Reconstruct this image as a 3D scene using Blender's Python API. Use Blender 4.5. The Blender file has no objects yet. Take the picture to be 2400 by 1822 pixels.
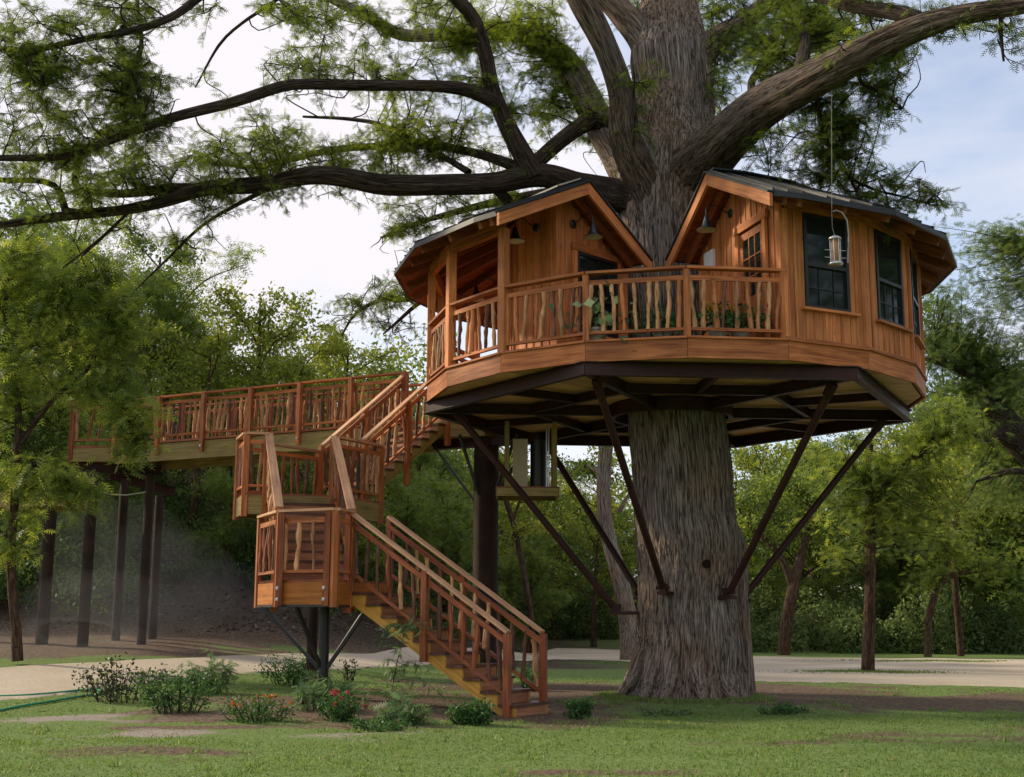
import bpy, math, random
import numpy as np
from mathutils import Matrix, Vector
random.seed(11)
rng = np.random.default_rng(11)
sc = bpy.context.scene
COL = sc.collection

# ------------------------------------------------------------------ camera, sky, sun, exposure
F = 2992.0; PIT = math.radians(10.28); ROLL = math.radians(-0.24); HC = 1.40     # focal length in photo pixels (2400 wide)
cd = bpy.data.cameras.new('camera'); cam = bpy.data.objects.new('camera', cd); COL.objects.link(cam)
cd.sensor_fit = 'HORIZONTAL'; cd.sensor_width = 36.0; cd.lens = F / 2400 * 36; cd.clip_end = 3000
cam.matrix_world = Matrix.Translation((0, 0, HC)) @ Matrix.Rotation(math.pi / 2 + PIT, 4, 'X') @ Matrix.Rotation(-ROLL, 4, 'Z')
sc.camera = cam
SUN_DIR = Vector((-0.80, 0.36, 0.48)).normalized()      # towards the sun: low, beyond the far end of the footbridge
SUN_STRENGTH, SUN_ANGLE = 3.0, 4.0
SKY_STRENGTH, CLOUD = 0.12, 4.9
EXPOSURE = 0.78
w = bpy.data.worlds.new('World'); sc.world = w; w.use_nodes = True
nt = w.node_tree; nt.nodes.clear()
def N(tree, kind, **kw):
    n = tree.nodes.new(kind)
    for k, v in kw.items():
        if k == 'inp':
            for i, val in v.items(): n.inputs[i].default_value = val
        else: setattr(n, k, v)
    return n
sky = N(nt, 'ShaderNodeTexSky', sky_type='NISHITA', sun_disc=False)
sky.sun_elevation = math.asin(SUN_DIR.z); sky.sun_rotation = math.atan2(SUN_DIR.x, SUN_DIR.y)
sky.air_density = 1.0; sky.dust_density = 0.3; sky.ozone_density = 2.0
tc = N(nt, 'ShaderNodeTexCoord')
mp = N(nt, 'ShaderNodeMapping'); mp.inputs['Scale'].default_value = (1.0, 1.0, 2.6); mp.inputs['Location'].default_value = (1.85, 0.0, 0.2)
nz = N(nt, 'ShaderNodeTexNoise'); nz.inputs['Scale'].default_value = 2.1; nz.inputs['Detail'].default_value = 7; nz.inputs['Roughness'].default_value = 0.52
cr = N(nt, 'ShaderNodeValToRGB'); cr.color_ramp.elements[0].position = 0.36; cr.color_ramp.elements[1].position = 0.56; cr.color_ramp.elements[0].color = (0.25, 0.25, 0.25, 1)
mx = N(nt, 'ShaderNodeMix', data_type='RGBA')
mx.inputs[7].default_value = (CLOUD * 0.98, CLOUD * 0.945, CLOUD * 0.985, 1)
bg = N(nt, 'ShaderNodeBackground'); bg.inputs['Strength'].default_value = SKY_STRENGTH
wo = N(nt, 'ShaderNodeOutputWorld')
L = nt.links.new
L(tc.outputs['Generated'], mp.inputs['Vector']); L(mp.outputs[0], nz.inputs['Vector']); L(nz.outputs[0], cr.inputs[0])
L(cr.outputs[0], mx.inputs[0]); L(sky.outputs[0], mx.inputs[6]); L(mx.outputs[2], bg.inputs[0]); L(bg.outputs[0], wo.inputs[0])
sd = bpy.data.lights.new('sun', 'SUN'); so = bpy.data.objects.new('sun', sd); COL.objects.link(so)
sd.energy = SUN_STRENGTH; sd.angle = math.radians(SUN_ANGLE); sd.color = (1.0, 0.84, 0.60)
so.rotation_euler = SUN_DIR.to_track_quat('Z', 'Y').to_euler(); so.location = SUN_DIR * 60
vs = sc.view_settings
vs.view_transform = 'Standard'; vs.look = 'None'; vs.exposure = EXPOSURE; vs.gamma = 1; vs.use_curve_mapping = False
sc.render.film_transparent = False
sc.cycles.max_bounces = 6; sc.cycles.diffuse_bounces = 3; sc.cycles.glossy_bounces = 3; sc.cycles.transmission_bounces = 4
sc.cycles.transparent_max_bounces = 6; sc.cycles.volume_bounces = 0; sc.cycles.use_denoising = True

# ------------------------------------------------------------------ measuring helpers
CR_, SR_ = math.cos(ROLL), math.sin(ROLL); CP_, SP_ = math.cos(PIT), math.sin(PIT)
def ray(x, y):
    px, py = x - 1200, y - 911
    px, py = px * CR_ + py * SR_, -px * SR_ + py * CR_
    a, b = px / F, -py / F
    return Vector((a, CP_ - b * SP_, SP_ + b * CP_))
O = Vector((0, 0, HC))
def at(x, y, Y): r = ray(x, y); return O + r * (Y / r.y)
def onz(x, y, z): r = ray(x, y); return O + r * ((z - HC) / r.z)
def sstep(a, b, x):
    t = np.clip((np.asarray(x, float) - a) / (b - a), 0, 1); return t * t * (3 - 2 * t)
def ter(x, y):
    x = np.asarray(x, float); y = np.asarray(y, float)
    left = 1 - sstep(-9, 1, x)
    z = (0.010 + 0.060 * left) * np.clip(y - 20, 0, 14)
    z = z + left * (0.46 * np.clip(y - 34, 0, 14) + 0.16 * np.clip(y - 48, 0, 60))
    z = z + (1 - left) * (0.05 * np.clip(y - 52, 0, 80))
    z = z + 0.13 * np.exp(-((x + 2.2) ** 2 / 7 + (y - 20.8) ** 2 / 4))
    z = z + 0.12 * np.exp(-((x - 2.9) ** 2 / 5 + (y - 22.6) ** 2 / 3))
    z = z + (1 - 0.9 * sstep(22, 30, y)) * 0.025 * np.sin(x * 0.7 + 1.3 * np.sin(y * 0.31)) * np.sin(y * 0.53 + 0.6) + 0.012 * np.sin(x * 1.9 + y * 1.1) * np.sin(y * 1.7 - x * 0.4)
    return z
def ong(x, y):
    r = ray(x, y); lo = 4.0; t = 4.0
    while t < 160:
        p = O + r * t
        if p.z < float(ter(p.x, p.y)): break
        lo = t; t += 0.5
    hi = t
    for _ in range(30):
        m = (lo + hi) / 2; p = O + r * m
        if p.z < float(ter(p.x, p.y)): hi = m
        else: lo = m
    return O + r * hi

# ------------------------------------------------------------------ object helpers
WM = {}
def link(o, parent=None, world=None):
    world = world if world is not None else Matrix.Identity(4)
    COL.objects.link(o)
    if parent is not None:
        o.parent = parent; o.matrix_basis = WM[parent.name].inverted() @ world
    else: o.matrix_basis = world
    WM[o.name] = world.copy()
    return o
def tag(o, label=None, cat=None, group=None, kind=None):
    if label: o['label'] = label
    if cat: o['category'] = cat
    if group: o['group'] = group
    if kind: o['kind'] = kind
    return o
def thing(name, label, cat, loc=(0, 0, 0), group=None):
    o = bpy.data.objects.new(name, None); o.empty_display_size = 0.2
    link(o, None, Matrix.Translation(loc)); return tag(o, label, cat, group)
def mesh_np(name, v, f, mat=None, smooth=False, tint=None, co=None):
    """v Nx3 floats, f MxK ints (all faces with K corners)"""
    v = np.ascontiguousarray(v, dtype=np.float32); f = np.ascontiguousarray(f, dtype=np.int32)
    m = bpy.data.meshes.new(name); K = f.shape[1]
    m.vertices.add(len(v)); m.vertices.foreach_set('co', v.ravel())
    m.loops.add(f.size); m.loops.foreach_set('vertex_index', f.ravel())
    m.polygons.add(len(f)); m.polygons.foreach_set('loop_start', np.arange(len(f), dtype=np.int32) * K)
    if tint is not None:
        a = m.attributes.new('tint', 'FLOAT', 'FACE'); a.data.foreach_set('value', np.ascontiguousarray(tint, dtype=np.float32))
    if co is not None:
        a = m.attributes.new('barkco', 'FLOAT_VECTOR', 'POINT'); a.data.foreach_set('vector', np.ascontiguousarray(co, dtype=np.float32).ravel())
    m.update(calc_edges=True)
    m.polygons.foreach_set('use_smooth', np.full(len(f), smooth, dtype=bool))
    if mat: m.materials.append(mat)
    return m
def ob(name, mesh, parent=None, world=None):
    return link(bpy.data.objects.new(name, mesh), parent, world)
BOXF = [(0, 3, 2, 1), (4, 5, 6, 7), (0, 1, 5, 4), (1, 2, 6, 5), (2, 3, 7, 6), (3, 0, 4, 7)]
_cache = {}
def box_mesh(l, wd, h, mat):
    key = (round(l, 3), round(wd, 3), round(h, 3), mat.name)
    if key not in _cache:
        x, y, z = l / 2, wd / 2, h / 2
        v = [(-x, -y, -z), (x, -y, -z), (x, y, -z), (-x, y, -z), (-x, -y, z), (x, -y, z), (x, y, z), (-x, y, z)]
        _cache[key] = mesh_np('board_mesh', np.array(v), np.array(BOXF), mat)
    return _cache[key]
def frame(a, b, side=None):
    a, b = Vector(a), Vector(b); X = (b - a); l = X.length; X = X / l
    if side is None:
        Y = Vector((0, 0, 1)).cross(X)
        if Y.length < 1e-4: Y = Vector((0, 1, 0))
    else: Y = Vector(side)
    Y = (Y - X * Y.dot(X)).normalized(); Z = X.cross(Y)
    M = Matrix(((X.x, Y.x, Z.x, 0), (X.y, Y.y, Z.y, 0), (X.z, Y.z, Z.z, 0), (0, 0, 0, 1)))
    return M, l, (a + b) / 2
def board(name, a, b, wd, h, mat, parent, side=None):
    M, l, c = frame(a, b, side)
    return ob(name, box_mesh(l, wd, h, mat), parent, Matrix.Translation(c) @ M)
class MB:
    """collects pieces of one part into one mesh"""
    def __init__(s): s.v = []; s.f = []
    def add(s, v, f):
        n = len(s.v); s.v += [tuple(p) for p in v]; s.f += [tuple(i + n for i in q) for q in f]; return s
    def box(s, a, b, wd, h, side=None):
        M, l, c = frame(a, b, side); x, y, z = l / 2, wd / 2, h / 2
        P = [(-x, -y, -z), (x, -y, -z), (x, y, -z), (-x, y, -z), (-x, -y, z), (x, -y, z), (x, y, z), (-x, y, z)]
        M3 = M.to_3x3(); return s.add([M3 @ Vector(p) + c for p in P], BOXF)
    def prism(s, poly, vec):
        n = len(poly); vec = Vector(vec); v = [Vector(p) for p in poly]; v2 = [p + vec for p in v]
        return s.add(v + v2, [tuple(range(n - 1, -1, -1)), tuple(range(n, 2 * n))] + [(i, (i + 1) % n, n + (i + 1) % n, n + i) for i in range(n)])
    def tube(s, pts, rad, n=8, cap=True):
        pts = [Vector(p) for p in pts]
        if not hasattr(rad, '__len__'): rad = [rad] * len(pts)
        t0 = (pts[1] - pts[0]).normalized(); u = t0.orthogonal().normalized(); base = len(s.v); V = []; Fc = []
        for i, p in enumerate(pts):
            t = (pts[min(i + 1, len(pts) - 1)] - pts[max(i - 1, 0)]).normalized()
            u = (u - t * u.dot(t)).normalized(); b = t.cross(u)
            for j in range(n):
                a = 2 * math.pi * j / n; V.append(p + (u * math.cos(a) + b * math.sin(a)) * rad[i])
        for i in range(len(pts) - 1):
            for j in range(n): Fc.append((i * n + j, i * n + (j + 1) % n, (i + 1) * n + (j + 1) % n, (i + 1) * n + j))
        if cap: Fc.append(tuple(range(n - 1, -1, -1))); Fc.append(tuple((len(pts) - 1) * n + j for j in range(n)))
        return s.add(V, Fc)
    def lathe(s, prof, c=(0, 0, 0), n=20):
        c = Vector(c); V = []; Fc = []
        for r, z in prof:
            for j in range(n):
                a = 2 * math.pi * j / n; V.append(c + Vector((r * math.cos(a), r * math.sin(a), z)))
        for i in range(len(prof) - 1):
            for j in range(n): Fc.append((i * n + j, i * n + (j + 1) % n, (i + 1) * n + (j + 1) % n, (i + 1) * n + j))
        return s.add(V, Fc)
    def build(s, name, mat, parent=None, world=None, smooth=False, local=False):
        world = world if world is not None else Matrix.Identity(4)
        m = bpy.data.meshes.new(name); v = s.v
        if not local:
            if world == Matrix.Identity(4) and parent is not None: world = WM[parent.name]
            inv = world.inverted(); v = [tuple(inv @ Vector(p)) for p in v]
        m.from_pydata(v, [], s.f); m.update(); m.materials.append(mat)
        if smooth: m.polygons.foreach_set('use_smooth', np.full(len(m.polygons), True))
        return ob(name, m, parent, world)

# ------------------------------------------------------------------ materials
def new_mat(name):
    m = bpy.data.materials.new(name); m.use_nodes = True; t = m.node_tree; t.nodes.clear()
    out = N(t, 'ShaderNodeOutputMaterial'); b = N(t, 'ShaderNodeBsdfPrincipled'); t.links.new(b.outputs[0], out.inputs[0])
    return m, t, b, out
def ramp(t, stops):
    r = N(t, 'ShaderNodeValToRGB'); e = r.color_ramp.elements
    while len(e) < len(stops): e.new(0.5)
    for i, (p, c) in enumerate(stops): e[i].position = p; e[i].color = (*c, 1)
    return r
def wood(name, c0, c1, c2, rough=0.62, vary=0.22, bump=0.25, stretch=(0.9, 16, 16)):
    m, t, b, out = new_mat(name); l = t.links.new
    tcn = N(t, 'ShaderNodeTexCoord'); oi = N(t, 'ShaderNodeObjectInfo')
    k = N(t, 'ShaderNodeMath', operation='MULTIPLY'); k.inputs[1].default_value = 53.0; l(oi.outputs['Random'], k.inputs[0])
    va = N(t, 'ShaderNodeVectorMath', operation='ADD'); l(tcn.outputs['Object'], va.inputs[0]); l(k.outputs[0], va.inputs[1])
    mpn = N(t, 'ShaderNodeMapping'); mpn.inputs['Scale'].default_value = stretch; l(va.outputs[0], mpn.inputs[0])
    n1 = N(t, 'ShaderNodeTexNoise'); n1.inputs['Scale'].default_value = 1.6; n1.inputs['Detail'].default_value = 7; n1.inputs['Distortion'].default_value = 0.7; l(mpn.outputs[0], n1.inputs[0])
    rp = ramp(t, [(0.28, c0), (0.5, c1), (0.72, c2)]); l(n1.outputs[0], rp.inputs[0])
    # broad weathering blotches and knots
    n2 = N(t, 'ShaderNodeTexNoise'); n2.inputs['Scale'].default_value = 2.3; n2.inputs['Detail'].default_value = 4; l(va.outputs[0], n2.inputs[0])
    mr = N(t, 'ShaderNodeMapRange'); mr.inputs[1].default_value = 0.3; mr.inputs[2].default_value = 0.7; mr.inputs[3].default_value = 0.8; mr.inputs[4].default_value = 1.15; l(n2.outputs[0], mr.inputs[0])
    mk = N(t, 'ShaderNodeMapping'); mk.inputs['Scale'].default_value = (2.2, 7, 7); l(va.outputs[0], mk.inputs[0])
    vo = N(t, 'ShaderNodeTexVoronoi'); vo.inputs['Scale'].default_value = 1.0; l(mk.outputs[0], vo.inputs[0])
    kr = N(t, 'ShaderNodeMapRange'); kr.inputs[1].default_value = 0.05; kr.inputs[2].default_value = 0.13; kr.inputs[3].default_value = 0.45; kr.inputs[4].default_value = 1.0; l(vo.outputs[0], kr.inputs[0])
    rv = N(t, 'ShaderNodeMapRange'); rv.inputs[3].default_value = 1 - vary; rv.inputs[4].default_value = 1 + vary; l(oi.outputs['Random'], rv.inputs[0])
    p1 = N(t, 'ShaderNodeMath', operation='MULTIPLY'); l(mr.outputs[0], p1.inputs[0]); l(kr.outputs[0], p1.inputs[1])
    p2 = N(t, 'ShaderNodeMath', operation='MULTIPLY'); l(p1.outputs[0], p2.inputs[0]); l(rv.outputs[0], p2.inputs[1])
    vm = N(t, 'ShaderNodeVectorMath', operation='SCALE'); l(rp.outputs[0], vm.inputs[0]); l(p2.outputs[0], vm.inputs['Scale'])
    l(vm.outputs[0], b.inputs['Base Color']); b.inputs['Roughness'].default_value = rough; b.inputs['Specular IOR Level'].default_value = 0.3
    bp = N(t, 'ShaderNodeBump'); bp.inputs['Strength'].default_value = bump; bp.inputs['Distance'].default_value = 0.01; l(n1.outputs[0], bp.inputs['Height']); l(bp.outputs[0], b.inputs['Normal'])
    return m
def plain(name, c, rough=0.5, metal=0.0, vary=0.15, scale=6.0, spec=0.4):
    m, t, b, out = new_mat(name); l = t.links.new
    tcn = N(t, 'ShaderNodeTexCoord'); n1 = N(t, 'ShaderNodeTexNoise'); n1.inputs['Scale'].default_value = scale; n1.inputs['Detail'].default_value = 6
    l(tcn.outputs['Object'], n1.inputs[0])
    rp = ramp(t, [(0.3, tuple(x * (1 - vary) for x in c)), (0.7, tuple(x * (1 + vary) for x in c))]); l(n1.outputs[0], rp.inputs[0])
    l(rp.outputs[0], b.inputs['Base Color']); b.inputs['Roughness'].default_value = rough; b.inputs['Metallic'].default_value = metal; b.inputs['Specular IOR Level'].default_value = spec
    r2 = N(t, 'ShaderNodeMapRange'); r2.inputs[3].default_value = rough * 0.8; r2.inputs[4].default_value = min(1, rough * 1.25); l(n1.outputs[0], r2.inputs[0]); l(r2.outputs[0], b.inputs['Roughness'])
    return m
def bark(name, c0, c1, c2, k=(5.5, 5.5, 0.55), bump=0.9, dist=0.05):
    m, t, b, out = new_mat(name); l = t.links.new
    at_ = N(t, 'ShaderNodeAttribute', attribute_name='barkco')
    mpn = N(t, 'ShaderNodeMapping'); mpn.inputs['Scale'].default_value = k; l(at_.outputs['Vector'], mpn.inputs[0])
    n1 = N(t, 'ShaderNodeTexNoise'); n1.inputs['Scale'].default_value = 2.6; n1.inputs['Detail'].default_value = 9; n1.inputs['Roughness'].default_value = 0.62; n1.inputs['Distortion'].default_value = 0.4; l(mpn.outputs[0], n1.inputs[0])
    n2 = N(t, 'ShaderNodeTexNoise'); n2.inputs['Scale'].default_value = 0.9; n2.inputs['Detail'].default_value = 4; l(at_.outputs['Vector'], n2.inputs[0])
    mp2 = N(t, 'ShaderNodeMapping'); mp2.inputs['Scale'].default_value = (k[0] * .36, k[1] * .36, k[2] * .42); l(at_.outputs['Vector'], mp2.inputs[0])
    n4 = N(t, 'ShaderNodeTexNoise'); n4.inputs['Scale'].default_value = 2.6; n4.inputs['Detail'].default_value = 5; n4.inputs['Distortion'].default_value = 0.8; l(mp2.outputs[0], n4.inputs[0])
    ab = N(t, 'ShaderNodeMath', operation='SUBTRACT'); ab.inputs[1].default_value = 0.5; l(n4.outputs[0], ab.inputs[0]); ab2 = N(t, 'ShaderNodeMath', operation='ABSOLUTE'); l(ab.outputs[0], ab2.inputs[0])
    fr = N(t, 'ShaderNodeMapRange'); fr.inputs[1].default_value = 0.0; fr.inputs[2].default_value = 0.06; fr.inputs[3].default_value = -0.22; fr.inputs[4].default_value = 0.0; l(ab2.outputs[0], fr.inputs[0])
    hh_ = N(t, 'ShaderNodeMath', operation='ADD'); l(n1.outputs[0], hh_.inputs[0]); l(fr.outputs[0], hh_.inputs[1])
    rp = ramp(t, [(0.30, c0), (0.5, c1), (0.68, c2)]); l(hh_.outputs[0], rp.inputs[0])
    rp2 = ramp(t, [(0.32, (1.0, 0.84, 0.70)), (0.6, (0.98, 0.98, 0.98))]); l(n2.outputs[0], rp2.inputs[0])
    mm = N(t, 'ShaderNodeMix', data_type='RGBA', blend_type='MULTIPLY'); mm.inputs[0].default_value = 1; l(rp.outputs[0], mm.inputs[6]); l(rp2.outputs[0], mm.inputs[7])
    l(mm.outputs[2], b.inputs['Base Color']); b.inputs['Roughness'].default_value = 0.9; b.inputs['Specular IOR Level'].default_value = 0.15
    bp = N(t, 'ShaderNodeBump'); bp.inputs['Strength'].default_value = bump; bp.inputs['Distance'].default_value = dist; l(hh_.outputs[0], bp.inputs['Height']); l(bp.outputs[0], b.inputs['Normal'])
    return m
def leaf(name, stops, transl=0.4, rough=0.5):
    m, t, b, out = new_mat(name); l = t.links.new
    a = N(t, 'ShaderNodeAttribute', attribute_name='tint'); rp = ramp(t, stops); l(a.outputs['Fac'], rp.inputs[0])
    l(rp.outputs[0], b.inputs['Base Color']); b.inputs['Roughness'].default_value = rough; b.inputs['Specular IOR Level'].default_value = 0.25
    tr = N(t, 'ShaderNodeBsdfTranslucent')
    hs = N(t, 'ShaderNodeHueSaturation'); hs.inputs['Hue'].default_value = 0.485; hs.inputs['Saturation'].default_value = 1.1; hs.inputs['Value'].default_value = 1.5; l(rp.outputs[0], hs.inputs['Color']); l(hs.outputs[0], tr.inputs[0])
    mxs = N(t, 'ShaderNodeMixShader'); mxs.inputs[0].default_value = transl; l(b.outputs[0], mxs.inputs[1]); l(tr.outputs[0], mxs.inputs[2]); l(mxs.outputs[0], out.inputs[0])
    return m
CEDAR = wood('cedar', (0.20, 0.055, 0.016), (0.38, 0.122, 0.036), (0.52, 0.195, 0.062), vary=0.28)
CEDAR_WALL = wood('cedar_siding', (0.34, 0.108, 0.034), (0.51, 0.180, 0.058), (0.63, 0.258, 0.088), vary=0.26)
CEDAR_RED = wood('cedar_oiled', (0.13, 0.032, 0.012), (0.23, 0.062, 0.020), (0.34, 0.105, 0.034), rough=0.45)
CEDAR_TOP = wood('cedar_handrail', (0.36, 0.19, 0.10), (0.52, 0.29, 0.16), (0.64, 0.39, 0.23), vary=0.1)
STICK = wood('peeled_branch', (0.25, 0.11, 0.045), (0.46, 0.235, 0.105), (0.60, 0.355, 0.175), vary=0.4, stretch=(2.5, 14, 14))
STICK_DARK = wood('dark_branch', (0.06, 0.025, 0.014), (0.12, 0.05, 0.028), (0.20, 0.09, 0.05), vary=0.3, stretch=(2.5, 14, 14))
TREATED = wood('treated_lumber', (0.17, 0.125, 0.04), (0.26, 0.19, 0.065), (0.34, 0.255, 0.10), vary=0.12)
YELLOW = wood('yellow_stringer', (0.36, 0.17, 0.025), (0.50, 0.26, 0.045), (0.60, 0.34, 0.07), vary=0.08)
AMBER = wood('amber_rim', (0.22, 0.068, 0.012), (0.35, 0.12, 0.018), (0.45, 0.175, 0.03), vary=0.08)
DULL = plain('dull_wire', (0.26, 0.24, 0.22), 0.5, 0.2)
TREAD = wood('stained_tread', (0.05, 0.02, 0.012), (0.10, 0.04, 0.022), (0.16, 0.07, 0.04), rough=0.4)
RISER = wood('riser_board', (0.20, 0.075, 0.035), (0.31, 0.125, 0.06), (0.42, 0.19, 0.10))
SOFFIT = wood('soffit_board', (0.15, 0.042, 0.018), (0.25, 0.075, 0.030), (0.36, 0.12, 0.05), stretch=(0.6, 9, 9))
PLY = wood('deck_underside', (0.46, 0.25, 0.11), (0.62, 0.36, 0.17), (0.74, 0.46, 0.24), stretch=(0.5, 7, 7))
STEEL = plain('painted_steel', (0.036, 0.013, 0.010), 0.5, 0.0, 0.3, 5, 0.22)
STEEL_BLACK = plain('black_steel', (0.014, 0.013, 0.013), 0.45, 0.0, 0.3, 5, 0.5)
COLUMN = plain('rusted_pipe', (0.034, 0.020, 0.015), 0.7, 0.0, 0.4, 3, 0.15)
ROOF = plain('roof_metal', (0.022, 0.027, 0.032), 0.42, 0.1, 0.15, 4, 0.4)
BRONZE = plain('window_frame_paint', (0.018, 0.020, 0.022), 0.45, 0.0, 0.2, 8)
LAMPM = plain('lamp_enamel', (0.016, 0.024, 0.028), 0.35, 0.2, 0.2, 8)
LAMPIN = plain('lamp_inside', (0.55, 0.52, 0.44), 0.5)
GALV = plain('galvanised', (0.55, 0.56, 0.58), 0.35, 0.8, 0.15, 20)
WHITE = plain('white_paint', (0.75, 0.76, 0.78), 0.5, 0, 0.05, 10)
BEIGE = plain('beige_cabinet', (0.46, 0.38, 0.26), 0.55, 0, 0.06, 8)
POT = plain('clay_pot', (0.36, 0.33, 0.28), 0.7)
HOSE = plain('green_hose', (0.01, 0.22, 0.11), 0.4, 0, 0.1)
SEED = plain('bird_seed', (0.42, 0.22, 0.10), 0.8, 0, 0.35, 60)
def glass_mat(name, c, rough=0.04):
    m, t, b, out = new_mat(name); l = t.links.new
    b.inputs['Base Color'].default_value = (*c, 1); b.inputs['Roughness'].default_value = rough; b.inputs['Specular IOR Level'].default_value = 0.4
    tcn = N(t, 'ShaderNodeTexCoord'); n1 = N(t, 'ShaderNodeTexNoise'); n1.inputs['Scale'].default_value = 1.2; l(tcn.outputs['Object'], n1.inputs[0])
    bp = N(t, 'ShaderNodeBump'); bp.inputs['Strength'].default_value = 0.05; bp.inputs['Distance'].default_value = 0.05; l(n1.outputs[0], bp.inputs['Height']); l(bp.outputs[0], b.inputs['Normal'])
    return m
GLASS = glass_mat('dark_window_glass', (0.012, 0.020, 0.018), 0.05)
FEEDTUBE = glass_mat('feeder_tube', (0.45, 0.27, 0.16), 0.15)
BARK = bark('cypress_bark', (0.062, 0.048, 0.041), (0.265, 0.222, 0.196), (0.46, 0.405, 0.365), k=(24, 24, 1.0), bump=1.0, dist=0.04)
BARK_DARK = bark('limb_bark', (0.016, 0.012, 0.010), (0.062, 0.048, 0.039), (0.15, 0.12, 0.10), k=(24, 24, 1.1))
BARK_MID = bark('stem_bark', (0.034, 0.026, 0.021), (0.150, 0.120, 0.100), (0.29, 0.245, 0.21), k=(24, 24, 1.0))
BARK_BG = bark('woodland_bark', (0.035, 0.022, 0.015), (0.085, 0.058, 0.040), (0.15, 0.11, 0.08), k=(9, 9, 1.5))
BARK_RED = bark('reddish_bark', (0.034, 0.022, 0.016), (0.080, 0.053, 0.038), (0.14, 0.10, 0.072), k=(9, 9, 1.5))
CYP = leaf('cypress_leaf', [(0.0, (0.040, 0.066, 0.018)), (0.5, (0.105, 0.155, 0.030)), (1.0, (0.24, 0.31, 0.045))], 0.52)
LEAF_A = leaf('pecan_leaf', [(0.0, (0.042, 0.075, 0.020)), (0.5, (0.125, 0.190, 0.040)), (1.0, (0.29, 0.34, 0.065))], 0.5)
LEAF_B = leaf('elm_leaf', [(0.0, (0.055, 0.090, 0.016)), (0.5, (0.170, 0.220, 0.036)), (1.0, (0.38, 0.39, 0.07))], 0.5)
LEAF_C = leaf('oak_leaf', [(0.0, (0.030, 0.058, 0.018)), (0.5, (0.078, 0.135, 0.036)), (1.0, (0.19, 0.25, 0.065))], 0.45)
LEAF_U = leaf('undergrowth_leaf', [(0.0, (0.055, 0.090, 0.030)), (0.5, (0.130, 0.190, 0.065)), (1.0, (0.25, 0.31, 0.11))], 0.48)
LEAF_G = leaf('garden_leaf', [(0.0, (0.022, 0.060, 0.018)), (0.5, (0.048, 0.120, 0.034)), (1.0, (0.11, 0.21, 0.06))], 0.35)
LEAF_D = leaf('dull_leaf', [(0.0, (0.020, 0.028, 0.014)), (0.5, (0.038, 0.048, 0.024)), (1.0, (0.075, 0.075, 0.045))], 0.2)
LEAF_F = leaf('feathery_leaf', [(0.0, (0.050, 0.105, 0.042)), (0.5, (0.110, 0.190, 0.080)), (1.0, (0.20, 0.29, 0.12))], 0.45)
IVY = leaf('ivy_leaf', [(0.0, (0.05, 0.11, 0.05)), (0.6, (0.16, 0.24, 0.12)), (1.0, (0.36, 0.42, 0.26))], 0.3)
ORANGE = leaf('orange_petal', [(0.0, (0.42, 0.09, 0.01)), (1.0, (0.60, 0.24, 0.02))], 0.3)
PINK = leaf('pink_petal', [(0.0, (0.36, 0.03, 0.04)), (1.0, (0.52, 0.10, 0.11))], 0.3)
YELLOWP = leaf('yellow_petal', [(0.0, (0.55, 0.36, 0.03)), (1.0, (0.65, 0.48, 0.06))], 0.3)
GRASS = leaf('grass_blade', [(0.0, (0.070, 0.115, 0.030)), (0.5, (0.125, 0.205, 0.050)), (0.88, (0.19, 0.27, 0.08)), (1.0, (0.32, 0.27, 0.15))], 0.4)

# ------------------------------------------------------------------ numpy shapes
def resample(P, Rr, step):
    P = np.asarray(P, float); Rr = np.asarray(Rr, float); n = len(P)
    Q = np.vstack([2 * P[0] - P[1], P, 2 * P[-1] - P[-2]]); S = np.concatenate([[Rr[0]], Rr, [Rr[-1]]])
    out = []; rad = []
    for i in range(n - 1):
        p0, p1, p2, p3 = Q[i:i + 4]; r1, r2 = S[i + 1], S[i + 2]
        m = max(2, int(np.linalg.norm(p2 - p1) / step))
        for t in np.arange(m) / m:
            out.append(0.5 * (2 * p1 + (p2 - p0) * t + (2 * p0 - 5 * p1 + 4 * p2 - p3) * t * t + (3 * p1 - p0 - 3 * p2 + p3) * t ** 3)); rad.append(r1 + (r2 - r1) * t)
    out.append(P[-1]); rad.append(Rr[-1])
    return np.array(out), np.array(rad)
def tube_np(P, Rr, sides, rough=0.0, seed=0, cap=True):
    n = len(P); T = np.gradient(P, axis=0); T /= np.linalg.norm(T, axis=1)[:, None] + 1e-9
    u = np.cross(T[0], [0.31, 0.22, 0.91]); u /= np.linalg.norm(u); U = np.zeros_like(P)
    for i in range(n):
        u = u - T[i] * (u @ T[i]); u /= np.linalg.norm(u); U[i] = u
    B = np.cross(T, U); th = np.arange(sides) * 2 * np.pi / sides
    s = np.concatenate([[0], np.cumsum(np.linalg.norm(np.diff(P, axis=0), axis=1))])
    rr = np.repeat(Rr[:, None], sides, 1)
    if rough > 0:
        g = np.random.default_rng(seed); f = 0
        for k in range(5):
            kk = g.integers(2, 4 + 3 * k); f = f + g.uniform(.5, 1) * np.sin(kk * th[None, :] + g.uniform(0.2, 1.4) * s[:, None] + g.uniform(0, 6))
        rr = rr * (1 + rough * f / 2.5)
    V = P[:, None, :] + (U[:, None, :] * np.cos(th)[None, :, None] + B[:, None, :] * np.sin(th)[None, :, None]) * rr[:, :, None]
    co = np.stack([rr * np.cos(th), rr * np.sin(th), np.repeat(s[:, None], sides, 1)], -1)
    i = np.arange(n - 1)[:, None] * sides; j = np.arange(sides)[None, :]; j2 = (j + 1) % sides
    Fq = np.stack([i + j, i + j2, i + sides + j2, i + sides + j], -1).reshape(-1, 4)
    return V.reshape(-1, 3), Fq, co.reshape(-1, 3)
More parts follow.
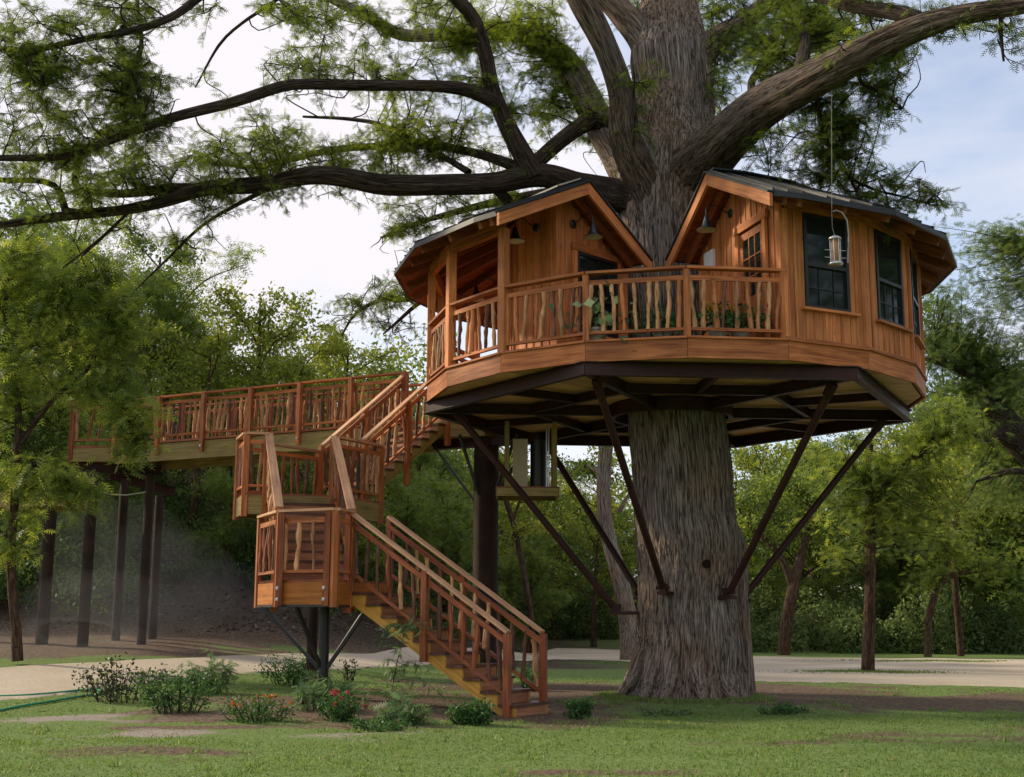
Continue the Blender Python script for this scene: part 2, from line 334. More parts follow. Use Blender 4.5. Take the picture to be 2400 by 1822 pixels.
class Tubes:
    def __init__(s): s.v = []; s.f = []; s.c = []; s.n = 0
    def add(s, P, Rr, sides=6, step=0.4, rough=0.0):
        P, Rr = resample(P, Rr, step); v, f, c = tube_np(P, Rr, sides, rough, seed=s.n)
        s.v.append(v); s.f.append(f + s.n); s.c.append(c); s.n += len(v); return P
    def mesh(s, name, mat): return mesh_np(name, np.vstack(s.v), np.vstack(s.f), mat, True, None, np.vstack(s.c))
def unit(v): return v / (np.linalg.norm(v, axis=-1, keepdims=True) + 1e-9)
def diamonds(C, size, g, aspect=0.5, droop=0.0, flat=0.0):
    """leaf-sized four-cornered faces; C Nx3 centres, size N lengths"""
    n = len(C); a = g.normal(size=(n, 3)); a[:, 2] = a[:, 2] * (1 - flat) - droop; a = unit(a)
    b = unit(np.cross(a, g.normal(size=(n, 3)) * (1 - flat) + np.array([0, 0, 1.0]) * flat + 1e-3)); s = size[:, None]
    V = np.stack([C - a * s * .5, C + b * s * aspect * .5 - a * s * .05, C + a * s * .5, C - b * s * aspect * .5 - a * s * .05], 1)
    return V.reshape(-1, 3), np.arange(4 * n).reshape(-1, 4)
def fronds(C, D, Ln, g, leaflets=9, width=0.34):
    """feather-shaped sprays: C Nx3 bases, D Nx3 directions, Ln N lengths; three-cornered leaflets on both sides"""
    n = len(C); D = unit(D); S = unit(np.cross(D, g.normal(size=(n, 3)) * 0.5 + np.array([0, 0, 1.0])))
    t = np.linspace(0.08, 1.0, leaflets); sg = np.where(np.arange(leaflets) % 2, 1.0, -1.0); sg[-1] = 0
    wl = width * (0.55 + 0.45 * np.sin(np.pi * np.clip(t * 0.9 + 0.05, 0, 1)))
    base = C[:, None] + D[:, None] * (t * 0.92)[None, :, None] * Ln[:, None, None]
    tip = base + (S[:, None] * (sg * wl)[None, :, None] + D[:, None] * (0.20 + 0.1 * (sg == 0))[None, :, None]) * Ln[:, None, None] + g.normal(size=(n, leaflets, 3)) * 0.02 * Ln[:, None, None]
    base2 = base + D[:, None] * (0.12 * Ln)[:, None, None] + S[:, None] * ((sg == 0) * 0.05)[None, :, None] * Ln[:, None, None]
    V = np.stack([base, base2, tip], 2).reshape(-1, 3)
    return V, np.arange(3 * n * leaflets).reshape(-1, 3), leaflets

# ------------------------------------------------------------------ the ground and the road
def ground_mat():
    m, t, b, out = new_mat('lawn_and_soil'); l = t.links.new
    g = N(t, 'ShaderNodeNewGeometry'); at_ = N(t, 'ShaderNodeAttribute', attribute_name='soil')
    n1 = N(t, 'ShaderNodeTexNoise'); n1.inputs['Scale'].default_value = 0.8; n1.inputs['Detail'].default_value = 8; l(g.outputs['Position'], n1.inputs[0])
    n2 = N(t, 'ShaderNodeTexNoise'); n2.inputs['Scale'].default_value = 14; n2.inputs['Detail'].default_value = 6; l(g.outputs['Position'], n2.inputs[0])
    n3 = N(t, 'ShaderNodeTexNoise'); n3.inputs['Scale'].default_value = 60; n3.inputs['Detail'].default_value = 3; l(g.outputs['Position'], n3.inputs[0])
    gr = ramp(t, [(0.3, (0.085, 0.115, 0.034)), (0.5, (0.115, 0.175, 0.048)), (0.7, (0.15, 0.205, 0.07))]); l(n2.outputs[0], gr.inputs[0])
    sl = ramp(t, [(0.3, (0.055, 0.037, 0.027)), (0.5, (0.115, 0.080, 0.057)), (0.72, (0.20, 0.15, 0.11))]); l(n2.outputs[0], sl.inputs[0])
    gv = ramp(t, [(0.3, (0.16, 0.13, 0.11)), (0.7, (0.34, 0.30, 0.27))]); l(n3.outputs[0], gv.inputs[0])
    ad = N(t, 'ShaderNodeMath', operation='ADD'); l(at_.outputs['Fac'], ad.inputs[0])
    mr = N(t, 'ShaderNodeMapRange'); mr.inputs[1].default_value = 0.3; mr.inputs[2].default_value = 0.7; mr.inputs[3].default_value = -0.45; mr.inputs[4].default_value = 0.45; l(n1.outputs[0], mr.inputs[0]); l(mr.outputs[0], ad.inputs[1])
    st = N(t, 'ShaderNodeMapRange'); st.inputs[1].default_value = 0.35; st.inputs[2].default_value = 0.62; l(ad.outputs[0], st.inputs[0])
    m1 = N(t, 'ShaderNodeMix', data_type='RGBA'); l(st.outputs[0], m1.inputs[0]); l(gr.outputs[0], m1.inputs[6]); l(sl.outputs[0], m1.inputs[7])
    a2 = N(t, 'ShaderNodeAttribute', attribute_name='gravel'); 
    a2s = N(t, 'ShaderNodeMath', operation='ADD'); l(a2.outputs['Fac'], a2s.inputs[0]); l(mr.outputs[0], a2s.inputs[1])
    s2 = N(t, 'ShaderNodeMapRange'); s2.inputs[1].default_value = 0.45; s2.inputs[2].default_value = 0.75; l(a2s.outputs[0], s2.inputs[0])
    m2 = N(t, 'ShaderNodeMix', data_type='RGBA'); l(s2.outputs[0], m2.inputs[0]); l(m1.outputs[2], m2.inputs[6]); l(gv.outputs[0], m2.inputs[7])
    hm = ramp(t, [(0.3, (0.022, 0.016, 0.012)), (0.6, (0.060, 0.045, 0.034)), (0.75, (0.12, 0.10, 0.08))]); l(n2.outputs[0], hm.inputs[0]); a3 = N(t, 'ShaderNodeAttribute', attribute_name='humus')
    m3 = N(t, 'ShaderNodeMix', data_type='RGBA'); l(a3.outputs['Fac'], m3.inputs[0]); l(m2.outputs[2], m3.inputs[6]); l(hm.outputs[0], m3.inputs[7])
    l(m3.outputs[2], b.inputs['Base Color']); b.inputs['Roughness'].default_value = 0.95; b.inputs['Specular IOR Level'].default_value = 0.1
    bp = N(t, 'ShaderNodeBump'); bp.inputs['Strength'].default_value = 0.7; bp.inputs['Distance'].default_value = 0.03; l(n2.outputs[0], bp.inputs['Height']); l(bp.outputs[0], b.inputs['Normal'])
    return m
def soil_at(x, y):
    """bare earth, 0 lawn to 1 soil"""
    x = np.asarray(x, float); y = np.asarray(y, float)
    bed = np.exp(-(((x + 1.7) / 4.2) ** 4 + ((y - 19.9) / 2.3) ** 4))
    tree = 1.0 * np.exp(-(((x - 2.8) / 5.2) ** 4 + ((y - 24.8) / 3.6) ** 4))
    rightp = 0.9 * np.exp(-(((x - 8.0) / 3.6) ** 4 + ((y - 22.6) / 2.6) ** 4)) + 0.75 * np.exp(-(((x - 6.4) / 2.6) ** 2 + ((y - 16.6) / 1.0) ** 2)) + 0.45 * np.exp(-(((x - 3.2) / 1.6) ** 2 + ((y - 15.2) / 0.5) ** 2))
    fore = 0.8 * np.exp(-(((x - 0.9) / 1.6) ** 2 + ((y - 12.4) / 0.35) ** 2)) + 0.6 * np.exp(-(((x + 4.0) / 1.3) ** 2 + ((y - 13.8) / 0.8) ** 2)) + 0.6 * np.exp(-(((x + 1.5) / 2.5) ** 2 + ((y - 17.4) / 0.35) ** 2)) + 0.7 * np.exp(-(((x + 4.4) / 1.6) ** 2 + ((y - 17.2) / 0.5) ** 2))
    hill = sstep(33, 35, y) * (1 - sstep(-2, 6, x)) + sstep(27, 29.5, y) * (1 - sstep(-7, -3, x)) * 0.85
    return np.clip(np.maximum.reduce([bed, tree, rightp, fore, hill * 0.95]), 0, 1)
def gravel_at(x, y):
    return np.clip(0.72 * np.exp(-(((x + 3.6) / 2.6) ** 2 + ((y - 16.1) / 0.8) ** 2)) + 0.8 * np.exp(-(((x + 6.2) / 1.6) ** 2 + ((y - 18.6) / 1.2) ** 2)) + 0.5 * np.exp(-(((x - 1.6) / 1.6) ** 2 + ((y - 13.4) / 0.25) ** 2)), 0, 1)
def axis(lo, a, b, hi, fine, grow=1.25):
    mid = np.arange(a, b + 1e-6, fine); L_ = [a]; s = fine
    while L_[-1] > lo: s *= grow; L_.append(L_[-1] - s)
    R_ = [b]; s = fine
    while R_[-1] < hi: s *= grow; R_.append(R_[-1] + s)
    return np.concatenate([L_[:0:-1], mid, R_[1:]])
gx = axis(-900, -22, 24, 900, 0.3); gy = axis(-400, 6, 62, 1500, 0.3)
GX, GY = np.meshgrid(gx, gy); V = np.stack([GX, GY, ter(GX, GY)], -1).reshape(-1, 3); nx, ny = len(gx), len(gy)
ii = (np.arange(ny - 1)[:, None] * nx + np.arange(nx - 1)[None, :]).ravel()
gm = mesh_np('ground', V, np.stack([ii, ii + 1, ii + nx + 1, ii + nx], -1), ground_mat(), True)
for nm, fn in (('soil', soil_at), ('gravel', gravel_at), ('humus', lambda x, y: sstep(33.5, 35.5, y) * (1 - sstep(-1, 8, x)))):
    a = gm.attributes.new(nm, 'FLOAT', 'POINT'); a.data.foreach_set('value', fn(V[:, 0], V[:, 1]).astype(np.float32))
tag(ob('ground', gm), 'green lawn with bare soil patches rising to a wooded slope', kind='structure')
def road_mat():
    m, t, b, out = new_mat('pale_gravel'); l = t.links.new
    g = N(t, 'ShaderNodeNewGeometry')
    n1 = N(t, 'ShaderNodeTexNoise'); n1.inputs['Scale'].default_value = 0.35; n1.inputs['Detail'].default_value = 6; l(g.outputs['Position'], n1.inputs[0])
    n2 = N(t, 'ShaderNodeTexNoise'); n2.inputs['Scale'].default_value = 25; n2.inputs['Detail'].default_value = 5; l(g.outputs['Position'], n2.inputs[0])
    r1 = ramp(t, [(0.3, (0.40, 0.345, 0.265)), (0.7, (0.54, 0.475, 0.385))]); l(n1.outputs[0], r1.inputs[0])
    r2 = ramp(t, [(0.3, (0.72, 0.70, 0.68)), (0.7, (1.08, 1.07, 1.06))]); l(n2.outputs[0], r2.inputs[0])
    mm = N(t, 'ShaderNodeMix', data_type='RGBA', blend_type='MULTIPLY'); mm.inputs[0].default_value = 1; l(r1.outputs[0], mm.inputs[6]); l(r2.outputs[0], mm.inputs[7])
    l(mm.outputs[2], b.inputs['Base Color']); b.inputs['Roughness'].default_value = 0.95; b.inputs['Specular IOR Level'].default_value = 0.1
    return m
near = [(-900, 1760), (-300, 1690), (0, 1655), (150, 1640), (300, 1613), (500, 1590), (700, 1581), (900, 1568), (1100, 1553), (1300, 1545), (1480, 1549), (1620, 1575), (1758, 1594), (1950, 1597), (2400, 1605), (3000, 1616)]
far = [(-900, 1640), (-300, 1600), (0, 1576), (150, 1565), (300, 1556), (500, 1546), (700, 1537), (900, 1528), (1100, 1521), (1300, 1518), (1480, 1520), (1620, 1527), (1758, 1533), (1950, 1536), (2400, 1535), (3000, 1538)]
A, _ = resample([ong(*p) for p in near], [1] * len(near), 0.6); 
B0 = np.array([ong(*p) for p in far]); Bn, _ = resample(B0, [1] * len(B0), 0.6)
def along(Pp, n):
    s = np.concatenate([[0], np.cumsum(np.linalg.norm(np.diff(Pp, axis=0), axis=1))]); q = np.linspace(0, s[-1], n)
    return np.stack([np.interp(q, s, Pp[:, k]) for k in range(3)], -1)
NR, NT = 220, 26
# match the two edges by picture column so that the strip does not shear
ua = np.linspace(-900, 3000, NR)
def by_col(pts, P3): xs = [p[0] for p in pts]; return np.stack([np.interp(ua, xs, np.array(P3)[:, k]) for k in range(3)], -1)
EA = by_col(near, [ong(*p) for p in near]); EB = by_col(far, [ong(*p) for p in far])
tt = np.linspace(0, 1, NT)[None, :, None]; RV = EA[:, None] * (1 - tt) + EB[:, None] * tt
wig = 0.22 * np.sin(np.arange(NR) * 0.9) + 0.16 * np.sin(np.arange(NR) * 2.3); RV[:, 0, 1] += wig; RV[:, -1, 1] += wig[::-1]
RV[..., 2] = ter(RV[..., 0], RV[..., 1]) + 0.02; RV[:, 0, 2] -= 0.05; RV[:, -1, 2] -= 0.05
ii = (np.arange(NR - 1)[:, None] * NT + np.arange(NT - 1)[None, :]).ravel()
tag(ob('road', mesh_np('road', RV.reshape(-1, 3), np.stack([ii, ii + NT, ii + NT + 1, ii + 1], -1), road_mat(), True)), 'pale gravel drive curving behind the big tree', kind='structure')
def in_road(x, y):
    """rough test used to keep grass off the drive"""
    m = np.zeros(len(x), bool)
    cx = EA[:, 0]; 
    ya = np.interp(x, EA[np.argsort(EA[:, 0]), 0], EA[np.argsort(EA[:, 0]), 1]); return y > ya - 0.05

# ------------------------------------------------------------------ the treehouse
R = 4.4; CX, CY, ZD = 0.655 * R, 5.18 * R, HC + 0.934 * R; ROT = -3.86
def ang(k): return math.radians(20 * (k - 4) + ROT)
def rd(k): a = ang(k); return Vector((math.sin(a), -math.cos(a), 0))
def nd(k): a = ang(k); return Vector((math.cos(a), math.sin(a), 0))
def C(k, r=R, z=ZD): p = Vector((CX, CY, 0)) + rd(k) * r; return Vector((p.x, p.y, z))
def G(k, r, off, z): p = Vector((CX, CY, 0)) + rd(k) * r + nd(k) * off; return Vector((p.x, p.y, z))
UP = Vector((0, 0, 1))
TH = thing('treehouse', 'round cedar treehouse with two gabled cabins built around the big cypress trunk', 'treehouse', (CX, CY, 0))
# deck
fl = MB(); ro = [C(k, 4.36, ZD - 0.07) for k in range(18)]; ri = [C(k, 0.98, ZD - 0.07) for k in range(18)]
for k in range(18):
    k2 = (k + 1) % 18; fl.prism([ri[k], ri[k2], ro[k2], ro[k]], (0, 0, 0.06))
deck = fl.build('deck', CEDAR, TH)
for k in range(18):
    k2 = k + 1
    board('fascia_board', C(k, 4.39, ZD - 0.15), C(k2, 4.39, ZD - 0.15), 0.045, 0.30, CEDAR, deck)
    board('edge_trim', C(k, 4.405, ZD + 0.012), C(k2, 4.405, ZD + 0.012), 0.085, 0.03, CEDAR, deck)
    m = MB(); m.prism([C(k, 0.96, ZD - 0.275), C(k2, 0.96, ZD - 0.275), C(k2, 4.32, ZD - 0.275), C(k, 4.32, ZD - 0.275)], (0, 0, 0.02)); m.build('underside_panel', PLY, deck)
    board('joist', C(k + 0.5, 1.4, ZD - 0.14), C(k + 0.5, 4.3, ZD - 0.14), 0.045, 0.15, PLY, deck)
# steel frame under the deck
HEX = [-85.5, -24.0, 32.3, 94.3, 155.5, 214.0]
def hexp(i, r, z): a = math.radians(HEX[i % 6]); return Vector((CX + r * math.sin(a), CY - r * math.cos(a), z))
def ibeam(name, a, b, parent, h=0.21, fw=0.12):
    m = MB(); m.box(a, b, 0.018, h - 0.03); up = Vector((0, 0, h / 2 - 0.008))
    m.box(Vector(a) + up, Vector(b) + up, fw, 0.016); m.box(Vector(a) - up, Vector(b) - up, fw, 0.016)
    return m.build(name, STEEL, parent)
zb = 5.112
cm = MB(); cm.lathe([(1.02, zb - 0.12), (1.10, zb - 0.12), (1.10, zb + 0.12), (1.02, zb + 0.12), (1.02, zb - 0.12)], (CX, CY, 0), 36)
steel = cm.build('steel_frame', STEEL, TH, smooth=False)
for i in range(6):
    ibeam('ring_beam', hexp(i, 4.42, zb), hexp(i + 1, 4.42, zb), steel)
    ibeam('spoke_beam', hexp(i, 1.08, zb + 0.004), hexp(i, 4.34, zb + 0.004), steel, 0.19, 0.10)
    ibeam('cross_beam', hexp(i, 2.55, zb + 0.01), hexp(i + 1, 2.55, zb + 0.01), steel, 0.16, 0.09)
    mid0 = (hexp(i, 2.55, zb + 0.015) + hexp(i + 1, 2.55, zb + 0.015)) / 2; mid1 = (hexp(i, 4.36, zb + 0.015) + hexp(i + 1, 4.36, zb + 0.015)) / 2
    ibeam('cross_beam', mid0, mid1, steel, 0.14, 0.08)
# struts from the trunk to the corners of the frame
BR = [(-92, 1.02, 1.62), (-24.0, 0.93, 1.95), (38, 0.98, 1.88), (100, 1.02, 1.85), (155.5, 1.0, 1.9), (214, 1.0, 1.9)]
for i, (a, r, z) in enumerate(BR):
    a = math.radians(a); d = Vector((math.sin(a), -math.cos(a), 0)); q = Vector((CX + 0.12, CY, z)) + d * (r + 0.16); top = hexp(i, 3.9 if i != 0 else 3.85, zb - 0.12)
    m = MB(); m.tube([q, top], 0.062, 12); st = m.build('strut', STEEL, TH, smooth=False)
    bm = MB(); bm.box(q - d * 0.5 - Vector((0, 0, 0.09)), q + d * 0.08 - Vector((0, 0, 0.09)), 0.16, 0.06); bm.box(q - d * 0.12, q + d * 0.05, 0.10, 0.14)
    bm.tube([q - d.cross(UP) * 0.11, q + d.cross(UP) * 0.11], 0.035, 8); bm.build('trunk_bracket', STEEL, st)
    cl = MB(); dirv = (top - q).normalized(); cl.box(top - dirv * 0.18, top + dirv * 0.06, 0.10, 0.14); cl.build('clevis', STEEL, st)
# railings ----------------------------------------------------------------
def stick_mesh(i, mat):
    g = np.random.default_rng(100 + i); n = 9; t = np.linspace(-.5, .5, n)
    off = np.cumsum(g.normal(0, 0.0065, (n, 2)), 0); off -= off.mean(0)
    P = np.stack([t, off[:, 0], off[:, 1]], -1); rr = 0.033 * (1 + 0.18 * g.normal(size=n)); rr = np.clip(rr, 0.022, 0.046)
    v, f, c = tube_np(P, rr, 7, 0.10, i); m = mesh_np('baluster', v, f, mat, True); return m
STK = [stick_mesh(i, STICK) for i in range(7)] + [stick_mesh(i, CEDAR_WALL) for i in range(7, 10)] + [stick_mesh(i, STICK_DARK) for i in range(10, 13)]
STKR = [stick_mesh(i, STICK) for i in range(20, 26)] + [stick_mesh(i, CEDAR_RED) for i in range(26, 30)] + [stick_mesh(i, STICK_DARK) for i in range(30, 33)]
def baluster(a, b, parent, pool):
    M, l, c = frame(a, b, side=(random.uniform(-1, 1), random.uniform(-1, 1), 0))
    th = random.uniform(0.85, 1.2); S = Matrix.Diagonal((l, th, th, 1))
    return ob('baluster', random.choice(pool), parent, Matrix.Translation(c) @ M @ S)
def railing(p, q, parent, n, top=CEDAR, body=CEDAR, pool=STK, h=1.08, topw=0.14, post0=True, post1=True, low=0.0, postw=0.09, drop=0.0, lift=0.0):
    """one straight bay of railing on the line p-q (floor level points)"""
    p, q = Vector(p), Vector(q); d = (q - p); dh = Vector((d.x, d.y, 0)).normalized()
    tr = board('railing', p + UP * (h - 0.02), q + UP * (h - 0.02), topw, 0.04, top, parent)
    board('sub_rail', p + UP * (h - 0.175), q + UP * (h - 0.175), 0.045, 0.075, body, tr)
    board('bottom_rail', p + UP * (0.125 + lift), q + UP * (0.125 + lift), 0.06, 0.045, body, tr)
    for i in range(n):
        t = (i + 0.5 + random.uniform(-.16, .16)) / n; o1 = random.uniform(-.03, .03)
        a = p + d * t + dh * o1 + UP * (0.14 + lift); b = p + d * t - dh * o1 * 0.8 + UP * (h - 0.205); baluster(a, b, tr, pool)
    for on, e in ((post0, p), (post1, q)):
        if on: board('post', e + UP * (-drop), e + UP * (h - 0.045), postw, postw, body, tr, side=dh)
    return tr
for k in (2, 3, 4):
    railing(C(k, 4.36, ZD + 0.022), C(k + 1, 4.36, ZD + 0.022), TH, 9, post0=(k != 2), post1=(k == 4), postw=0.095)
for k in (1, 0, -1, -2):
    railing(C(k + 1, 4.36, ZD + 0.022), C(k, 4.36, ZD + 0.022), TH, 8, post0=False, post1=False)
# roofs -------------------------------------------------------------------
RE, RR, RI = 5.03, 2.93, 1.30; ZE, ZR, ZI = 7.59, 8.60, 7.61
def zroof(r): return ZE + (ZR - ZE) * (RE - r) / (RE - RR) if r > RR else ZI + (ZR - ZI) * (r - RI) / (RR - RI)
def make_roof(ks, gk, off):
    st = [lambda r, z: G(gk, r, off, z)] + [(lambda r, z, k=k: C(k, r, z)) for k in ks]
    first = None
    for i in range(len(st) - 1):
        a, b = st[i], st[i + 1]
        for (r0, z0, r1, z1) in ((RE, ZE, RR, ZR), (RI, ZI, RR, ZR)):
            m = MB(); m.prism([a(r0, z0 - 0.03), b(r0, z0 - 0.03), b(r1, z1 - 0.03), a(r1, z1 - 0.03)], (0, 0, 0.035))
            ns = max(2, int((a(r0, 0) - b(r0, 0)).length / 0.4))
            for j in range(ns + 1):
                t = j / ns; e0 = a(r0, z0 + 0.02).lerp(b(r0, z0 + 0.02), t); e1 = a(r1, z1 + 0.02).lerp(b(r1, z1 + 0.02), t); m.box(e0, e1, 0.018, 0.04)
            if first is None: first = m.build('roof', ROOF, TH)
            else: m.build('roof_panel', ROOF, first)
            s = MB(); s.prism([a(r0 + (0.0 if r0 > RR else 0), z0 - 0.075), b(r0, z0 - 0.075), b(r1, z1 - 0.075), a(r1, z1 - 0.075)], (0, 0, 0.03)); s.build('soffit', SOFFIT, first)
            e = MB(); e.box(a(r0, z0 - 0.055), b(r0, z0 - 0.055), 0.03, 0.06); e.build('drip_edge', ROOF, first)
        board('ridge_cap', a(RR, ZR + 0.025), b(RR, ZR + 0.025), 0.24, 0.03, ROOF, first)
        L0 = (a(RE, 0) - b(RE, 0)).length
        for t in ((0.5,) if L0 < 1.0 else (0.0, 0.5)):
            p0 = a(RE - 0.12, zroof(RE - 0.12) - 0.15).lerp(b(RE - 0.12, zroof(RE - 0.12) - 0.15), t); p1 = a(RR, ZR - 0.16).lerp(b(RR, ZR - 0.16), t)
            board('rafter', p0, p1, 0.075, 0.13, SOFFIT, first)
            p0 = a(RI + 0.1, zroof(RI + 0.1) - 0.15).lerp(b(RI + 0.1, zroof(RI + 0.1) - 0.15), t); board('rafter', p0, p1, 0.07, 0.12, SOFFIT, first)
    g = st[0]; sgn = 1 if off > 0 else -1
    face = nd(gk) * sgn * 0.028
    for (r0, z0) in ((RE + 0.03, ZE - 0.015), (RI - 0.05, ZI - 0.03)):
        p0 = g(r0, z0 - 0.135) + face; p1 = g(RR, ZR - 0.135) + face
        M, l, c = frame(p0, p1, side=nd(gk)); m = MB()
        hh = 0.10; m.prism([p0 + UP * hh, p0 - UP * hh, p1 - UP * hh, p1 + UP * hh], nd(gk) * sgn * 0.05)
        m2 = MB(); inv = (Matrix.Translation(c) @ M)
        m.build('barge_board', CEDAR_WALL, first, world=inv)
        m = MB(); m.box(p0 + UP * 0.125 + face * 0.6, p1 + UP * 0.125 + face * 0.6, 0.13, 0.025, side=nd(gk)); m.build('rake_flashing', ROOF, first)
    return first
roofL = make_roof([2, 1, 0, -1, -2, -3, -4], 2, 0.5)
roofR = make_roof([5, 6, 7, 8, 9, 10, 11], 5, -0.5)
# porch posts and header beams of the first cabin
for k in (2, 1, 0, -1, -2):
    board('porch_post', C(k, 4.36, ZD + 0.02), C(k, 4.36, 7.56), 0.135, 0.135, CEDAR_WALL, TH, side=rd(k))
for k in (1, 0, -1, -2): board('header_beam', C(k + 1, 4.36, 7.60), C(k, 4.36, 7.60), 0.10, 0.20, CEDAR, TH)
for k in (1, 0, -1):
    for s in ():
        t = (C(k + s, 4.36, 0) - C(k, 4.36, 0)).normalized(); board('knee_brace', C(k, 4.36, 7.15) + t * 0.05, C(k, 4.36, 7.50) + t * 0.40, 0.07, 0.09, CEDAR, TH)
# board-and-batten walls
def vwall(parent, p, q, z0, ztop, bw=0.19, mat=CEDAR_WALL, out=None, holes=(), batten=True, t0=0.0, t1=None):
    """vertical boards from p to q; ztop(t) gives the top at distance t; holes: (t0,t1,zlo,zhi)"""
    p, q = Vector((p.x, p.y, 0)), Vector((q.x, q.y, 0)); d = q - p; Lw = d.length; d /= Lw
    n = max(1, round(Lw / bw)); bw = Lw / n; first = None
    for i in range(n):
        tc_ = (i + 0.5) * bw; c = p + d * tc_; zt = ztop(tc_)
        spans = [(z0, zt)]
        for (h0, h1, zl, zh) in holes:
            if h0 - bw * 0.45 < tc_ < h1 + bw * 0.45: spans = [(z0, zl)] + ([(zh, zt)] if zt - zh > 0.05 else [])
        for (a_, b_) in spans:
            if b_ - a_ < 0.04: continue
            tk = 0.026 + 0.006 * ((i * 7) % 3)
            board('wall_board', c + UP * a_, c + UP * b_, bw - 0.006, tk, mat, parent, side=d)
            if batten and i > 0:
                e = p + d * (i * bw) + out * 0.022; board('batten', e + UP * a_, e + UP * (min(b_, ztop(i * bw)) - 0.004), 0.045, 0.02, mat, parent, side=d)
    return d
def under(r): return zroof(r) - 0.12
def wall_part(name, p, q, z0, z1):
    """a thin core behind the boards that the boards hang on"""
    return board(name, Vector((p.x, p.y, (z0 + z1) / 2)), Vector((q.x, q.y, (z0 + z1) / 2)), 0.05, z1 - z0, SOFFIT, TH)
# cabin with the porch: ring wall at r = 3.1 and the gable wall on the line of corner 2
for k in (1, 0, -1, -2, -3):
    a, b = C(k, 3.08), C(k + 1, 3.08); o = (rd(k + 0.5))
    cw = wall_part('cabin_wall', C(k, 3.03), C(k + 1, 3.03), ZD, 8.25); vwall(cw, a, b, ZD + 0.02, lambda t: 8.30, 0.21, CEDAR_WALL, o)
gw = board('gable_wall', C(2, 1.5, 6.6), C(2, 3.0, 6.6), 0.05, 2.0, SOFFIT, TH)
o2 = nd(2)
vwall(gw, C(2, 3.12) + o2 * 0.03, C(2, 1.35) + o2 * 0.03, ZD + 0.02, lambda t: under(3.12 - t), 0.20, CEDAR_WALL, o2, holes=[(0.45, 1.50, 6.15, 7.56)])
board('corner_trim', C(2, 3.13, ZD + 0.02) + o2 * 0.05, C(2, 3.13, 8.36) + o2 * 0.05, 0.10, 0.05, CEDAR_WALL, gw, side=rd(2))
board('corner_trim', C(2, 1.36, ZD + 0.02) + o2 * 0.05, C(2, 1.36, 7.5) + o2 * 0.05, 0.10, 0.05, CEDAR_WALL, gw, side=rd(2))
# cabin with the door: outer walls on corners 5..10 and the gable wall on the line of corner 5
def window(parent_th, a, d, o, t0, t1, z0, z1, muntin=True):
    m = MB(); c0, c1 = a + d * t0, a + d * t1; fr = 0.055
    for (p, q) in ((c0, c1),):
        for z in (z0 + fr / 2, z1 - fr / 2, (z0 + z1) / 2 - 0.06): m.box(p + UP * z + o * 0.01, q + UP * z + o * 0.01, 0.06, fr)
    for p in (c0 + d * fr / 2, c1 - d * fr / 2): m.box(p + UP * (z0 + fr) + o * 0.011, p + UP * (z1 - fr) + o * 0.011, fr, 0.058, side=d)
    zm = (z0 + z1) / 2 - 0.09
    if muntin:
        for s in (1 / 3, 2 / 3): pm = c0.lerp(c1, s); m.box(pm + UP * (z0 + fr) + o * 0.0, pm + UP * zm + o * 0.0, 0.016, 0.02, side=d)
        for s in (0.5,): z = z0 + (zm - z0) * s; m.box(c0 + d * fr + UP * z - o * 0.001, c1 - d * fr + UP * z - o * 0.001, 0.02, 0.016)
    wn = m.build('window', BRONZE, parent_th)
    mid = (z0 + z1) / 2 - 0.06
    for zl, zh, dd in ((z0 + fr, mid - fr / 2, -0.012), (mid + fr / 2, z1 - fr, 0.004)):
        board('pane', c0 + d * fr + UP * ((zl + zh) / 2) + o * dd, c1 - d * fr + UP * ((zl + zh) / 2) + o * dd, 0.008, zh - zl, GLASS, wn)
    board('sill', c0 - d * 0.10 + UP * (z0 - 0.02) + o * 0.04, c1 + d * 0.14 + UP * (z0 - 0.02) + o * 0.04, 0.13, 0.04, CEDAR_WALL, wn)
    return wn
WIN = {5: (0.37, 1.225), 6: (0.42, 1.28), 7: (0.36, 1.2), 8: (0.36, 1.2), 9: (0.36, 1.2)}
for k in (5, 6, 7, 8, 9, 10):
    a, b = C(k, 4.36, 0), C(k + 1, 4.36, 0); d = (b - a).normalized(); o = Vector((d.y, -d.x, 0)); Lw = (b - a).length
    cw = MB(); 
    hole = WIN.get(k); inn = o * -0.05
    if hole:
        for (p, q, zl, zh) in ((0, hole[0], ZD, 7.78), (hole[1], Lw, ZD, 7.78), (hole[0], hole[1], ZD, 6.06)):
            cw.box(a + d * p + inn + UP * ((zl + zh) / 2), a + d * q + inn + UP * ((zl + zh) / 2), 0.04, zh - zl)
    else: cw.box(a + inn + UP * 6.6, b + inn + UP * 6.6, 0.04, 2.2)
    core = cw.build('cabin_wall', SOFFIT, TH)
    if hole:
        vwall(core, a + d * 0.02, a + d * (hole[0] - 0.004), ZD + 0.05, lambda t: 7.56, 0.18, CEDAR_WALL, o, batten=True)
        vwall(core, a + d * (hole[1] + 0.004), b - d * 0.02, ZD + 0.05, lambda t: 7.56, 0.15, CEDAR_WALL, o, batten=True)
        vwall(core, a + d * (hole[0] + 0.004), a + d * (hole[1] - 0.004), ZD + 0.05, lambda t: 6.03, 0.17, CEDAR_WALL, o)
        window(TH, a, d, o, hole[0], hole[1], 6.06, 7.555)
    else: vwall(core, a, b, ZD + 0.05, lambda t: 7.56, 0.18, CEDAR_WALL, o)
    board('wall_header', a + UP * 7.66 + o * 0.012, b + UP * 7.66 + o * 0.012, 0.06, 0.20, CEDAR, core)
    board('base_trim', a + UP * (ZD + 0.045) + o * 0.035, b + UP * (ZD + 0.045) + o * 0.035, 0.05, 0.04, CEDAR_WALL, core)
    board('corner_trim', a + UP * (ZD + 0.06) + o * 0.03, a + UP * 7.56 + o * 0.03, 0.09, 0.05, CEDAR_WALL, core, side=d)
o5 = -nd(5)
